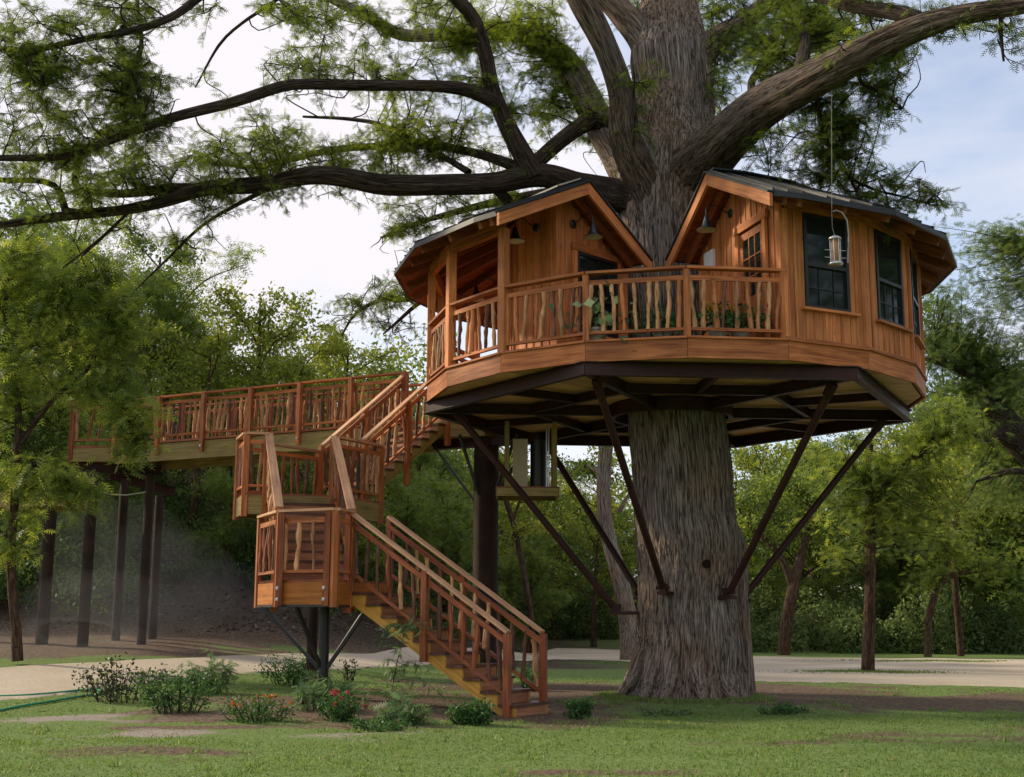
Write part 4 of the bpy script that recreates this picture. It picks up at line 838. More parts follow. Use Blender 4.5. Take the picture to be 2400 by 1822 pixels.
LIMBS = {  # picture column, row, distance, radius in picture pixels
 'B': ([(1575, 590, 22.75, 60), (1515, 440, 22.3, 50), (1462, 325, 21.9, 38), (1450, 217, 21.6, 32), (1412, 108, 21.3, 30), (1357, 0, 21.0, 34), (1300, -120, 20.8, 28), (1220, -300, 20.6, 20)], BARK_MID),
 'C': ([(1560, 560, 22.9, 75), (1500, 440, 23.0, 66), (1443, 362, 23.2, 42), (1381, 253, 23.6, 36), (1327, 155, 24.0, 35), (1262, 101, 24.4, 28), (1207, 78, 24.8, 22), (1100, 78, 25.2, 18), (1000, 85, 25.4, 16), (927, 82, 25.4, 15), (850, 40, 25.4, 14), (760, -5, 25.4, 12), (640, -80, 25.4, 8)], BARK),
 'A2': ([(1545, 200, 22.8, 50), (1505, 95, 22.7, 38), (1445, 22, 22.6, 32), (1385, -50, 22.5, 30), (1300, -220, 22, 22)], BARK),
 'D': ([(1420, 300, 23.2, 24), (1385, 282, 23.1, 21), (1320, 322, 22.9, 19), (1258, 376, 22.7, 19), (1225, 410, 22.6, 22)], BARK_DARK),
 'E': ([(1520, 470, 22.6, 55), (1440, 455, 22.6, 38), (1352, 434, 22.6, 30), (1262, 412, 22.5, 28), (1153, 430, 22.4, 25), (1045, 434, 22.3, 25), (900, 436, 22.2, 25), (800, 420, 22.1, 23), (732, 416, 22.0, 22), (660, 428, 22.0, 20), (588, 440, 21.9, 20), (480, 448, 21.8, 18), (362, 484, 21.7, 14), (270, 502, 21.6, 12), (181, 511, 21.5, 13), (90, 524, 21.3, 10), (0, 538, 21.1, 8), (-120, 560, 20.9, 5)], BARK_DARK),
 'E2': ([(470, 450, 21.8, 14), (384, 450, 21.9, 13), (300, 461, 22.0, 11), (240, 461, 22.1, 10), (180, 452, 22.2, 8), (172, 420, 22.3, 7), (190, 372, 22.4, 5), (230, 320, 22.5, 3)], BARK_DARK),
 'E3': ([(181, 508, 21.5, 10), (149, 500, 21.5, 10), (136, 458, 21.4, 8), (100, 435, 21.3, 8), (0, 432, 21.2, 7), (-100, 425, 21.1, 5)], BARK_DARK),
 'F': ([(1250, 420, 22.4, 26), (1236, 391, 22.4, 25), (1189, 307, 22.3, 22), (1150, 217, 22.1, 20), (1131, 127, 21.9, 18), (1103, 47, 21.7, 18), (1063, 0, 21.5, 18), (980, -90, 21.2, 15), (850, -200, 21, 10)], BARK_DARK),
 'G': ([(1165, 250, 22.1, 18), (1139, 231, 22.0, 18), (1081, 211, 21.7, 16), (990, 203, 21.3, 14), (900, 203, 21.0, 14), (814, 203, 20.7, 14), (720, 202, 20.4, 14), (655, 208, 20.2, 14), (542, 246, 19.9, 13), (407, 281, 19.6, 12), (316, 312, 19.4, 11), (226, 348, 19.2, 10), (145, 375, 19.0, 9), (70, 380, 18.9, 9), (0, 381, 18.8, 8), (-120, 388, 18.6, 5)], BARK_DARK),
 'H': ([(1225, 398, 22.6, 14), (1117, 362, 23.0, 11), (990, 340, 23.4, 10), (904, 344, 23.7, 9), (768, 357, 24.0, 8), (633, 389, 24.3, 7), (565, 396, 24.4, 5), (470, 384, 24.6, 3)], BARK_DARK),
 'I': ([(1095, 405, 22.5, 9), (1040, 372, 22.9, 8), (990, 345, 23.2, 7), (895, 298, 23.7, 6), (814, 283, 24.1, 5), (705, 278, 24.5, 3)], BARK_DARK),
 'J': ([(700, -180, 20.0, 18), (560, -70, 19.7, 14), (470, -9, 19.4, 12), (407, 41, 19.2, 10), (316, 77, 19.0, 9), (217, 95, 18.8, 8), (90, 122, 18.6, 7), (0, 124, 18.5, 6), (-100, 110, 18.4, 4)], BARK_DARK),
 'K': ([(335, 305, 19.4, 7), (330, 280, 19.45, 6), (312, 181, 19.6, 6), (325, 113, 19.7, 6), (316, 27, 19.9, 5), (300, -60, 20, 4)], BARK_DARK),
 'M': ([(700, -60, 23, 6), (646, 0, 23, 5), (560, 60, 23.1, 4), (506, 113, 23.2, 4), (452, 212, 23.3, 2)], BARK_DARK),
 'Nn': ([(640, 440, 21.9, 7), (597, 461, 21.9, 6), (479, 529, 22.1, 4), (398, 606, 22.4, 3.5), (316, 687, 22.7, 2)], BARK_DARK),
 'Oo': ([(330, 490, 21.7, 5), (307, 497, 21.8, 4), (235, 565, 22.0, 3.5), (145, 637, 22.3, 2)], BARK_DARK),
 'P': ([(1565, 560, 22.95, 90), (1600, 440, 22.5, 84), (1645, 372, 21.8, 68), (1700, 318, 20.9, 58), (1785, 244, 19.6, 52), (1887, 188, 18.3, 47), (1988, 134, 17.5, 42), (2110, 72, 17.0, 34), (2232, 30, 16.5, 27), (2395, 3, 16.0, 20), (2520, -20, 15.6, 14)], BARK_MID),
 'Q': ([(1590, 215, 22.8, 60), (1634, 128, 23.0, 38), (1683, 81, 23.3, 29), (1736, 49, 23.6, 25), (1820, -20, 24, 20), (1950, -110, 24.4, 12)], BARK_MID),
 'Rr': ([(2180, 60, 16.75, 22), (2110, 26, 17.0, 20), (1988, 6, 17.7, 18), (1900, -20, 18.3, 14), (1760, -80, 19, 9)], BARK_DARK),
 'S': ([(1752, 262, 20.1, 12), (1756, 225, 20.3, 10), (1760, 178, 21.0, 10), (1809, 132, 21.2, 9), (1854, 114, 21.4, 6), (1920, 90, 21.6, 4)], BARK_DARK),
 'S2': ([(1874, 195, 18.5, 26), (1874, 150, 18.7, 20), (1880, 100, 19.0, 14), (1870, 40, 19.8, 9), (1840, -30, 20, 6)], BARK_DARK),
 'T': ([(1905, 195, 18.2, 9), (1911, 240, 18.5, 7), (1927, 317, 19.0, 5.5), (1968, 378, 19.4, 4.5), (2004, 443, 19.5, 3), (2012, 470, 19.5, 2)], BARK_DARK),
 'T2': ([(1985, 410, 19.4, 4), (2049, 439, 19.4, 3.5), (2120, 455, 19.4, 2.5), (2192, 476, 19.4, 1.5)], BARK_DARK),
 'U': ([(2000, 145, 17.5, 7), (2015, 190, 17.7, 5), (2060, 210, 17.9, 4), (2110, 246, 18.0, 2)], BARK_DARK),
 'Vv': ([(2338, 20, 16.2, 6), (2340, 80, 16.2, 5), (2346, 134, 16.2, 3)], BARK_DARK),
 'W': ([(1440, 520, 23.5, 14), (1250, 560, 25.0, 12), (1080, 640, 26.4, 9), (973, 700, 27.2, 7), (892, 706, 27.8, 6), (831, 740, 28.2, 4), (800, 790, 28.5, 2)], BARK_DARK),
 'W2': ([(1030, 680, 26.8, 6), (973, 718, 27.0, 5), (935, 752, 27.2, 4), (897, 786, 27.4, 2)], BARK_DARK),
 'X': ([(1340, 440, 23.0, 14), (1180, 470, 24.2, 11), (1060, 500, 25.2, 8), (960, 530, 26, 5), (890, 560, 26.4, 3)], BARK_DARK),
 'Y': ([(1150, 430, 22.4, 16), (1190, 480, 22.8, 12), (1150, 500, 23.6, 7), (1080, 520, 24.2, 4)], BARK_DARK),
}
SEGS = []  # points on limbs that twigs can grow from: position, tangent, radius
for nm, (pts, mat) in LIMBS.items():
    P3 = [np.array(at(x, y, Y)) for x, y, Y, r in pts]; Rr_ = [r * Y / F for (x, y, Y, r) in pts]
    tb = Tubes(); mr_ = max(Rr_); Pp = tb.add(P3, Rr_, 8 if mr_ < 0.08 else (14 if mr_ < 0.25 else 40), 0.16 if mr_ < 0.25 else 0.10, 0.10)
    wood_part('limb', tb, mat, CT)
    _, rs = resample(P3, Rr_, 0.16 if mr_ < 0.25 else 0.10); T_ = unit(np.gradient(Pp, axis=0))
    for i in range(0, len(Pp), 1): SEGS.append((Pp[i], T_[i], rs[i]))
SP = np.array([s[0] for s in SEGS]); STn = np.array([s[1] for s in SEGS]); SRd = np.array([s[2] for s in SEGS])
def px_of(Pw):
    Pw = np.asarray(Pw, float); z = Pw[..., 2] - HC; d = Pw[..., 1] * CP_ + z * SP_; u = -Pw[..., 1] * SP_ + z * CP_
    px, py = F * Pw[..., 0] / d, -F * u / d; return 1200 + px * CR_ - py * SR_, 911 + px * SR_ + py * CR_
# clumps of foliage: picture column, row, distance, half-width, half-height, sprays
CL = [(70, 40, 18.8, 110, 60, 60), (230, 40, 19.2, 120, 60, 75), (400, 30, 19.6, 90, 50, 30), (90, 180, 18.9, 110, 60, 70), (250, 180, 19.4, 110, 70, 90), (60, 270, 19.2, 120, 70, 110), (190, 280, 19.6, 140, 70, 130), (120, 345, 19.3, 150, 40, 90),
      (360, 220, 19.8, 90, 70, 45), (330, 330, 20.3, 110, 40, 60), (60, 470, 21.2, 120, 50, 60), (240, 410, 21.8, 150, 45, 80), (430, 350, 21.6, 120, 55, 80), (560, 330, 22.4, 120, 55, 80), (690, 320, 22.6, 110, 55, 80), (820, 330, 22.8, 110, 50, 70),
      (560, 390, 23.4, 110, 40, 50), (760, 390, 23.4, 90, 30, 40), (940, 300, 22.6, 100, 60, 70), (1010, 380, 22.8, 90, 35, 40), (660, 150, 21.4, 120, 45, 60), (780, 120, 22.4, 90, 45, 50), (860, 170, 22.0, 110, 40, 70), (740, 60, 24.4, 110, 55, 60), (960, 120, 23.0, 110, 60, 90),
      (880, 30, 24.4, 110, 40, 60), (1020, 40, 23.4, 90, 50, 60), (1060, 130, 22.6, 90, 60, 80), (1180, 60, 23.4, 100, 55, 90), (1280, 60, 23.0, 90, 60, 90), (1250, 20, 23.6, 100, 40, 70), (1200, 180, 23.6, 80, 60, 70), (1290, 250, 23.8, 85, 55, 110), (1240, 290, 23.4, 70, 40, 50),
      (1060, 280, 23.2, 100, 60, 80), (1120, 330, 23.6, 80, 40, 40), (480, 520, 22.0, 110, 40, 45), (580, 480, 22.2, 90, 30, 30), (390, 560, 22.3, 90, 40, 25), (880, 490, 24.6, 90, 50, 60), (960, 540, 25.4, 70, 50, 45), (1050, 480, 24.4, 100, 30, 45), (900, 590, 26.4, 60, 40, 25),
      (870, 660, 27.8, 60, 45, 40), (930, 700, 27.4, 70, 40, 40), (840, 730, 28.0, 60, 45, 35), (930, 760, 27.4, 40, 30, 15), (1160, 500, 23.8, 60, 30, 25), (1370, 330, 24.2, 60, 40, 35), (1410, 400, 24.2, 50, 40, 30),
      (1490, 250, 21.8, 45, 40, 30), (1500, 20, 23.6, 70, 40, 30), (1690, 190, 23.4, 60, 70, 60), (1660, 260, 23.2, 50, 50, 35), (1740, 130, 23.0, 70, 60, 70), (1740, 40, 23.4, 90, 50, 90), (1830, 30, 21.2, 100, 50, 120), (1890, 70, 20.4, 90, 50, 100), (1920, 120, 20.0, 70, 40, 60), (1830, 110, 21.4, 70, 45, 50),
      (2010, 110, 18.6, 60, 40, 45), (2100, 100, 17.8, 80, 35, 45), (2190, 90, 17.3, 60, 35, 30), (2060, 180, 18.2, 80, 50, 60), (2040, 240, 18.4, 70, 45, 40), (2110, 130, 17.8, 60, 40, 30), (1930, 280, 19.3, 80, 45, 45), (1990, 270, 19.2, 70, 45, 40), (1860, 360, 19.6, 100, 40, 60), (1960, 350, 19.4, 90, 50, 60), (1810, 390, 19.8, 60, 25, 25),
      (2090, 425, 19.4, 90, 28, 45), (2170, 465, 19.4, 60, 22, 25), (2030, 470, 19.5, 60, 30, 20), (1990, 30, 18.8, 90, 35, 50), (1600, 60, 24.4, 60, 50, 30), (1690, 20, 24.2, 70, 40, 50), (2300, 60, 16.8, 60, 25, 12), (2395, 90, 16.6, 20, 30, 8)]
tw_ = Tubes(); FC, FD, FL, FT = [], [], [], []
gl = np.random.default_rng(21)
def spray_twig(p0, d0, ln, tint, dens=1.0):
    n = max(3, int(ln / 0.11)); d = unit(d0); pts = [p0]; 
    for i in range(n):
        d = unit(d + gl.normal(0, 0.16, 3) + np.array([0, 0, -0.04])); pts.append(pts[-1] + d * ln / n)
    pts = np.array(pts); tw_.add(pts, np.linspace(0.008, 0.003, len(pts)), 3, 10.0)
    m = max(2, int(ln / 0.032 * dens)); t = gl.uniform(0.05, 1.0, m); idx = t * (len(pts) - 1); i0 = np.minimum(idx.astype(int), len(pts) - 2); fr = (idx - i0)[:, None]
    c = pts[i0] * (1 - fr) + pts[i0 + 1] * fr; tang = unit(pts[i0 + 1] - pts[i0]); side = unit(np.cross(tang, gl.normal(size=(m, 3)) * 0.6 + np.array([0, 0, 1.0]))) * np.where(gl.random(m) < .5, 1, -1)[:, None]
    FC.append(c); FD.append(tang * 0.6 + side * 0.9 + np.array([0, 0, -0.25]) + gl.normal(0, 0.2, (m, 3))); FL.append(gl.uniform(0.085, 0.18, m)); FT.append(np.clip(tint + gl.normal(0, 0.16, m), 0, 1))
GAPS = [(545, 90, 75, 95), (480, 240, 45, 40), (700, 545, 190, 60), (790, 620, 140, 80), (1120, 370, 20, 20), (1345, 385, 70, 50), (2230, 200, 110, 120), (2280, 330, 130, 120), (1700, 400, 60, 40), (60, 60, 35, 25), (300, 470, 40, 12), (900, 620, 20, 30), (395, 130, 45, 40), (650, 250, 60, 22), (2120, 330, 50, 50)]
def in_gap(x, y):
    for gx_, gy_, a, b in GAPS:
        if ((x - gx_) / a) ** 2 + ((y - gy_) / b) ** 2 < 1: return True
    return False
CL2 = []
for (x, y, Y, rx, ry, n) in CL:
    CL2.append((x, y, Y, rx, ry, int(n * 0.95)))
    for j in range(2): CL2.append((x + gl.uniform(-1, 1) * rx * 1.1, y + gl.uniform(-1, 1) * ry * 1.1, Y + gl.uniform(-.8, 1.2), rx * .7, ry * .7, max(5, int(n * .16))))
for (x, y, Y, rx, ry, n) in CL2:
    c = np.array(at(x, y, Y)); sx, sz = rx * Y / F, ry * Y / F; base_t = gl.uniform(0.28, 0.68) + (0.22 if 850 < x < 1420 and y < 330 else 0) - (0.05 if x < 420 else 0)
    # a branch from the nearest limb into the clump
    dd_ = np.linalg.norm(SP - c, axis=1) + 0.5 * (SRd > 0.3); j = int(np.argmin(dd_)); s0 = SP[j]; ln = np.linalg.norm(c - s0)
    nb_ = max(2, n // 12)
    hubs = []
    for b in range(nb_):
        tgt = c + gl.normal(0, 1, 3) * np.array([sx * 0.62, 0.5, sz * 0.55])
        for _ in range(6):
            if not in_gap(*px_of(tgt)): break
            tgt = c + gl.normal(0, .6, 3) * np.array([sx * 0.62, 0.5, sz * 0.55])
        k = int(np.argmin(np.linalg.norm(SP - tgt, axis=1) + gl.uniform(0, 1.5, len(SP)))); q0 = SP[k]; ln_ = np.linalg.norm(tgt - q0)
        m1 = q0 + (tgt - q0) * .33 + gl.normal(0, .10 * ln_, 3); m2 = q0 + (tgt - q0) * .68 + gl.normal(0, .12 * ln_, 3) + np.array([0, 0, .08 * ln_]); Pb = tw_.add([q0, m1, m2, tgt], [0.016, 0.012, 0.009, 0.005], 5, 0.12); hubs.append(Pb)
    for i in range(n):
        Pb = hubs[i % nb_]; p0 = Pb[int(gl.uniform(0.35, 1) * (len(Pb) - 1))]
        d0 = gl.normal(0, 1, 3) * np.array([1.0, 0.8, 0.45]) ; ln_ = gl.uniform(0.25, 0.62); e = p0 + unit(d0) * ln_
        qx, qy = px_of(e); 
        if in_gap(qx, qy) : continue
        spray_twig(p0, d0, ln_, base_t)
# looser twigs all along the thinner limbs
for j in range(0, len(SP), 2):
    if SRd[j] > 0.2 or gl.random() < 0.35: continue
    d0 = np.cross(STn[j], gl.normal(size=3)); qx, qy = px_of(SP[j] + unit(d0) * 0.4)
    if in_gap(qx, qy) or (1150 < qx < 1500 and qy > 380): continue
    spray_twig(SP[j], d0 + np.array([0, 0, 0.1]), gl.uniform(0.2, 0.6), gl.uniform(0.1, 0.5), 0.9)
wood_part('twigs', tw_, BARK_DARK, CT)['kind'] = 'stuff'
FC, FD, FL, FT = np.vstack(FC), np.vstack(FD), np.concatenate(FL), np.concatenate(FT)
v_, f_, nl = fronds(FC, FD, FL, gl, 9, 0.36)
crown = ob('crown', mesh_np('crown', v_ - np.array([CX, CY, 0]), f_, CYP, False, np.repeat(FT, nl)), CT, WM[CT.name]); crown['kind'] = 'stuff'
print('cypress fronds', len(FC), 'tris', len(f_))

# ------------------------------------------------------------------ woodland trees
def gen_tree(seed, h, cr, tr, mat_leaf, mat_bark, leaf=0.12, n_leaf=14000, first=0.32, name='tree', lean=0.06, droop=0.25, aspect=0.5, limbs=13, spread=0.42, frond=False):
    g = np.random.default_rng(seed); tb = Tubes()
    n = 7; zt = np.linspace(-0.4, h * 0.82, n); wob = np.cumsum(g.normal(0, lean * h / n, (n, 2)), 0); wob[0] = 0; wob[1] *= .3
    TP = np.stack([wob[:, 0], wob[:, 1], zt], -1); rr = tr * np.linspace(1.15, 0.22, n); P = tb.add(TP, rr, 9, 0.45, 0.08)
    tips = []
    for i in range(limbs):
        t = first + (0.97 - first) * (i + g.uniform(0, .8)) / limbs; p0 = P[int(t * (len(P) - 1))]; az = i * 2.4 + g.uniform(-.5, .5); el = math.radians(g.uniform(8, 45) + 30 * (t - first))
        ln = cr * (1.05 - 0.55 * max(0, t - 0.5)) * g.uniform(0.65, 1.05); d = np.array([math.cos(az) * math.cos(el), math.sin(az) * math.cos(el), math.sin(el)])
        q1 = p0 + d * ln * 0.5 + g.normal(0, .12 * ln, 3) * .6; q2 = p0 + d * ln + np.array([0, 0, -droop * ln * .25]) + g.normal(0, .1 * ln, 3)
        Q = tb.add([p0, q1, q2], [tr * 0.36 * (1.1 - t * .6), tr * 0.2, 0.012], 5, 0.5); tips.append(Q[len(Q) // 3:])
        for b in range(5):
            k = int(g.uniform(0.3, 1) * (len(Q) - 1)); d2 = unit(d * 0.6 + g.normal(0, .75, 3) + np.array([0, 0, 0.15])); l2 = ln * g.uniform(.22, .5)
            Q2 = tb.add([Q[k], Q[k] + d2 * l2 * .5 + g.normal(0, .05, 3), Q[k] + d2 * l2 + np.array([0, 0, -droop * .2 * l2])], [tr * .10, tr * .06, .006], 3, 0.5); tips.append(Q2); tips.append(Q2[len(Q2) // 2:])
    tips.append(P[int(len(P) * .85):])
    cl = np.vstack(tips); w_ = g.random(len(cl)) ** 1.5 + .05; w_ /= w_.sum(); pick = g.choice(len(cl), n_leaf, p=w_)
    ct_ = g.uniform(0, 1, len(cl)); off = g.normal(0, spread, (n_leaf, 3)) * np.array([1, 1, .62]) * (0.6 + 0.6 * g.random((n_leaf, 1)))
    Cc = cl[pick] + off; hz = np.clip((Cc[:, 2] - h * .3) / (h * .7), 0, 1)
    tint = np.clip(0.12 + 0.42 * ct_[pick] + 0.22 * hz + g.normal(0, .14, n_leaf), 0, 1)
    if frond:
        m_ = n_leaf // 3; v, f, nl = fronds(Cc[:m_], g.normal(size=(m_, 3)) * np.array([1, 1, .5]) + np.array([0, 0, -droop]), leaf * 2.1 * g.uniform(.6, 1.3, m_), g, 7, .42); tint = np.repeat(tint[:m_], nl)
    else: v, f = diamonds(Cc, leaf * g.uniform(.45, 1.5, n_leaf), g, aspect, droop)
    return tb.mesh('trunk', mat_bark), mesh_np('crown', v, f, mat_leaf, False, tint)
_used = {}
def put_tree(meshes, x, y, s, rz, name, label, group=None, cat='tree', sz=1.0):
    if label in _used:
        label = label.replace(' tree ', ' tree (further right) ' if x > _used[label] else ' tree (further left) ') if name != 'park_tree' else label
    else: _used[label] = x
    z = float(ter(x, y)); t = thing(name, label, cat, (x, y, z), group)
    Mw = Matrix.Translation((x, y, z)) @ Matrix.Rotation(rz, 4, 'Z') @ Matrix.Diagonal((s, s, s * sz, 1))
    ob('trunk', meshes[0], t, Mw); c = ob('crown', meshes[1], t, Mw); return t
KA = [gen_tree(31 + i, 9.5, 3.2, 0.16, LEAF_B, BARK_BG, 0.17, 7200, 0.30, spread=0.30) for i in range(3)]
KB = [gen_tree(41 + i, 9.0, 3.4, 0.17, LEAF_A, BARK_BG, 0.18, 14000, 0.22, spread=0.34, frond=True, droop=0.45) for i in range(3)]
KC = [gen_tree(51 + i, 12.0, 3.9, 0.24, LEAF_C, BARK_BG, 0.18, 15000, 0.20, spread=0.40) for i in range(3)]
def xat(col, Y): return (col - 1200) / F * Y * 1.0
# trees on the slope behind the footbridge: picture column, distance, kind, size
hill = [(455, 40, KA, 0.80), (590, 43, KA, 0.92), (700, 42, KA, 0.74), (800, 45, KA, 0.80), (890, 44, KB, 0.62), (985, 47, KB, 0.66), (640, 50, KA, 0.62), (760, 53, KA, 0.6), (500, 50, KA, 0.66), (370, 44, KB, 0.95), (260, 42, KB, 1.05), (330, 52, KC, 0.85), (150, 45, KB, 1.1), (40, 42, KB, 1.15),
        (-60, 40, KC, 1.0), (100, 55, KC, 0.95), (900, 56, KC, 0.52), (1000, 58, KC, 0.5), (1080, 50, KB, 0.6), (830, 38, KA, 0.50), (540, 37.5, KB, 0.52), (420, 56, KA, .6), (220, 37, KB, 0.6), (660, 38, KA, 0.48), (750, 39, KB, 0.5), (960, 40, KB, 0.5), (1050, 42, KB, 0.55)]
for i, (c, Y, kind, s) in enumerate(hill):
    zone = 'behind the young pecan' if c < 180 else 'beyond the end of the footbridge' if c < 400 else 'above the middle of the footbridge' if c < 620 else 'between the footbridge middle and its newel' if c < 780 else 'behind the top flight of stairs' if c < 930 else 'beside the porch posts of the treehouse'
    deep = 'low young' if s < 0.62 and Y < 44 else 'near leafy' if Y < 44.5 else 'tall' if Y < 51 else 'farther'
    put_tree(kind[i % 3], xat(c, Y), Y, s, i * 1.7, 'slope_tree', '%s %s tree on the slope %s' % (deep, 'yellow-green' if kind is KA else 'dark green' if kind is KC else 'mid-green', zone), 'trees on the wooded slope, %s' % zone)
mid_ = [(1110, 58, KB, .8), (1200, 54, KA, .75), (1300, 60, KB, .85), (1390, 55, KA, .8), (1180, 66, KC, .8), (1330, 68, KC, .8), (1460, 62, KB, .85), (1240, 49, KB, .55)]
for i, (c, Y, kind, s) in enumerate(mid_):
    put_tree(kind[i % 3], xat(c, Y), Y, s, i * 2.1, 'woodland_tree', '%s %s tree in the wood seen %s' % ('deeper' if Y > 59 else 'front', 'yellow-green' if kind is KA else 'dark green' if kind is KC else 'mid-green', 'beside the pipe column' if c < 1250 else 'between the hanging platform and the trunk'), 'trees behind the column')
rgt = [(1740, 58, KB, 1.0), (1800, 62, KA, 1.15), (1860, 57, KB, 1.0), (1950, 62, KA, 1.1), (2060, 58, KB, .95), (2150, 62, KC, .95), (2240, 55, KA, 1.1), (2330, 58, KC, 1.15), (2450, 54, KB, 1.2), (2180, 55, KA, .95), (2300, 56, KB, 1.1), (2400, 56, KA, 1.2), (1900, 70, KC, .95), (2030, 72, KC, 1.0), (2260, 66, KC, 1.45), (2330, 62, KA, 1.5), (2200, 60, KA, 1.2), (2500, 56, KC, 1.2), (2400, 66, KC, 1.3), (1800, 74, KC, .9), (2110, 56, KB, .75)]
for i, (c, Y, kind, s) in enumerate(rgt):
    zone = 'behind the struts' if c < 1980 else 'behind the slender tree' if c < 2160 else 'behind the crooked tree' if c < 2280 else 'behind the oak limb'
    put_tree(kind[i % 3], xat(c, Y), Y, s, 0.5 + i * 1.3, 'woodland_tree', '%s %s tree beyond the gravel drive %s' % ('far tall' if Y > 65 else 'deeper' if Y > 58.5 else 'front-row', 'yellow-green' if kind is KA else 'dark green' if kind is KC else 'mid-green', zone), 'trees beyond the drive')
for i, (x, y, s) in enumerate(((25, 6, 1.5), (26, 12.5, 1.6), (24, 19, 1.45), (28, 27, 1.6), (24, -1, 1.5))):
    put_tree(KC[i % 3], x, y, s, i * 1.9, 'park_tree', 'dark green tree beside the lawn, mirrored in the cabin windows', 'trees beside the lawn')
# trees whose trunks stand out, drawn one by one
def drawn_tree(name, label, paths, clumps, mat_bark, mat_leaf, leaf=0.12, foot=None, seed=0, dens=260, cat='tree', droop=0.35, aspect=0.5, frond=False):
    """paths: lists of (column,row,distance,radius px); clumps: (column,row,distance,half-width,half-height,leaves)"""
    g = np.random.default_rng(seed); tb = Tubes(); allp = []
    for pts in paths:
        P3 = [np.array(at(x, y, Y)) for x, y, Y, r in pts]; allp.append(tb.add(P3, [r * Y / F for x, y, Y, r in pts], 12, 0.25, 0.09))
    A_ = np.vstack(allp); foot_ = A_[np.argmin(A_[:, 2])]; t = thing(name, label, cat, (foot_[0], foot_[1], float(ter(foot_[0], foot_[1]))))
    Cs, Ti = [], []
    for (x, y, Y, rx, ry, n) in clumps:
        c = np.array(at(x, y, Y)); s = np.array([rx * Y / F, max(0.5, rx * Y / F * .8), ry * Y / F])
        for b in range(max(2, n // 160)):
            tg = c + g.normal(0, .5, 3) * s; k = int(np.argmin(np.linalg.norm(A_ - tg, axis=1) + g.uniform(0, .6, len(A_)))); q0 = A_[k]
            Q = tb.add([q0, (q0 + tg) / 2 + g.normal(0, .12, 3), tg], [.022, .014, .006], 4, 0.3); m = n // max(2, n // 160); bt = g.uniform(.15, .8)
            pk = Q[g.integers(len(Q) // 3, len(Q), m)] + g.normal(0, .26, (m, 3)) * np.array([1, 1, .6]) * (0.5 + s[0] * .5); Cs.append(pk); Ti.append(np.clip(bt + g.normal(0, .16, m), 0, 1))
    ob('trunk', mesh_np('trunk', np.vstack(tb.v) - np.array(WM[t.name].translation), np.vstack(tb.f), mat_bark, True, None, np.vstack(tb.c)), t, WM[t.name])
    if Cs:
        Cs = np.vstack(Cs); Ti = np.concatenate(Ti)
        if frond:
            Cs, Ti = Cs[::4], np.clip(Ti[::4] + .12, 0, 1); v, f, nl = fronds(Cs, g.normal(size=(len(Cs), 3)) * np.array([1, 1, .45]) + np.array([0, 0, -droop]), leaf * 2.2 * g.uniform(.6, 1.3, len(Cs)), g, 9, .38); Ti = np.repeat(Ti, nl)
        else: v, f = diamonds(Cs, leaf * g.uniform(.45, 1.5, len(Cs)), g, aspect, droop)
        ob('crown', mesh_np('crown', v - np.array(WM[t.name].translation), f, mat_leaf, False, Ti), t, WM[t.name])
    return t
def gy_(col, row): p = ong(col, row); return p.y
d6 = gy_(1488, 1546)
drawn_tree('background_cypress', 'tall curving grey trunk standing just behind the big cypress', [[(1492, 1556, d6, 34), (1484, 1500, d6, 27), (1470, 1420, d6, 21), (1450, 1333, d6, 18), (1425, 1240, d6, 17), (1416, 1150, d6, 17), (1420, 1046, d6, 17), (1428, 950, d6, 15), (1440, 820, d6, 11)], [(1452, 1200, d6, 5), (1480, 1150, d6, 4), (1500, 1120, d6, 2)], [(1414, 1110, d6, 5), (1375, 1090, d6 + 1, 4), (1330, 1080, d6 + 1.5, 2)]],
           [(1380, 1100, d6 + 1, 70, 40, 900), (1460, 1120, d6 + 1, 60, 40, 700), (1420, 1000, d6, 90, 60, 900)], BARK, LEAF_A, 0.13, seed=1)
d1 = gy_(1844, 1530)
drawn_tree('forked_tree', 'leaning dark forked tree beside the gravel drive near the trunk', [[(1842, 1534, d1, 15), (1848, 1460, d1, 14), (1866, 1360, d1, 13), (1880, 1300, d1, 10), (1900, 1220, d1, 7), (1890, 1140, d1, 4)], [(1862, 1372, d1, 9), (1838, 1310, d1, 8), (1800, 1262, d1, 6), (1760, 1230, d1, 4), (1735, 1190, d1, 2)]],
           [(1880, 1180, d1, 110, 60, 2600), (1780, 1200, d1, 80, 60, 1800), (1940, 1240, d1, 90, 50, 1800), (1830, 1110, d1, 120, 50, 2200)], BARK_BG, LEAF_A, 0.13, seed=2)
d2t = gy_(2040, 1568)
drawn_tree('slender_tree', 'slender straight tree on a grass island in the gravel drive', [[(2040, 1575, d2t, 16), (2041, 1480, d2t, 13.5), (2043, 1380, d2t, 12), (2044, 1280, d2t, 11), (2040, 1179, d2t, 11), (2037, 1100, d2t, 8), (2044, 1020, d2t, 6), (2060, 940, d2t, 4)], [(2042, 1185, d2t, 8), (2080, 1130, d2t, 8), (2117, 1083, d2t, 7), (2158, 1058, d2t, 6), (2200, 1010, d2t, 4), (2260, 960, d2t, 2)], [(2038, 1350, d2t, 4), (2000, 1310, d2t, 3), (1970, 1300, d2t, 2)], [(2039, 1140, d2t, 5), (2000, 1090, d2t, 3), (1970, 1040, d2t, 2)]],
           [(2060, 1090, d2t, 130, 60, 3200), (2160, 1100, d2t, 110, 60, 2600), (2110, 1200, d2t, 120, 50, 2600), (1990, 1160, d2t, 90, 60, 1800), (2230, 1010, d2t, 110, 60, 2400), (2100, 980, d2t, 110, 60, 2000), (1985, 1290, d2t, 60, 30, 700), (2250, 1230, d2t, 90, 50, 1600)], BARK_RED, LEAF_A, 0.13, seed=3, frond=True)
d3 = gy_(2181, 1532)
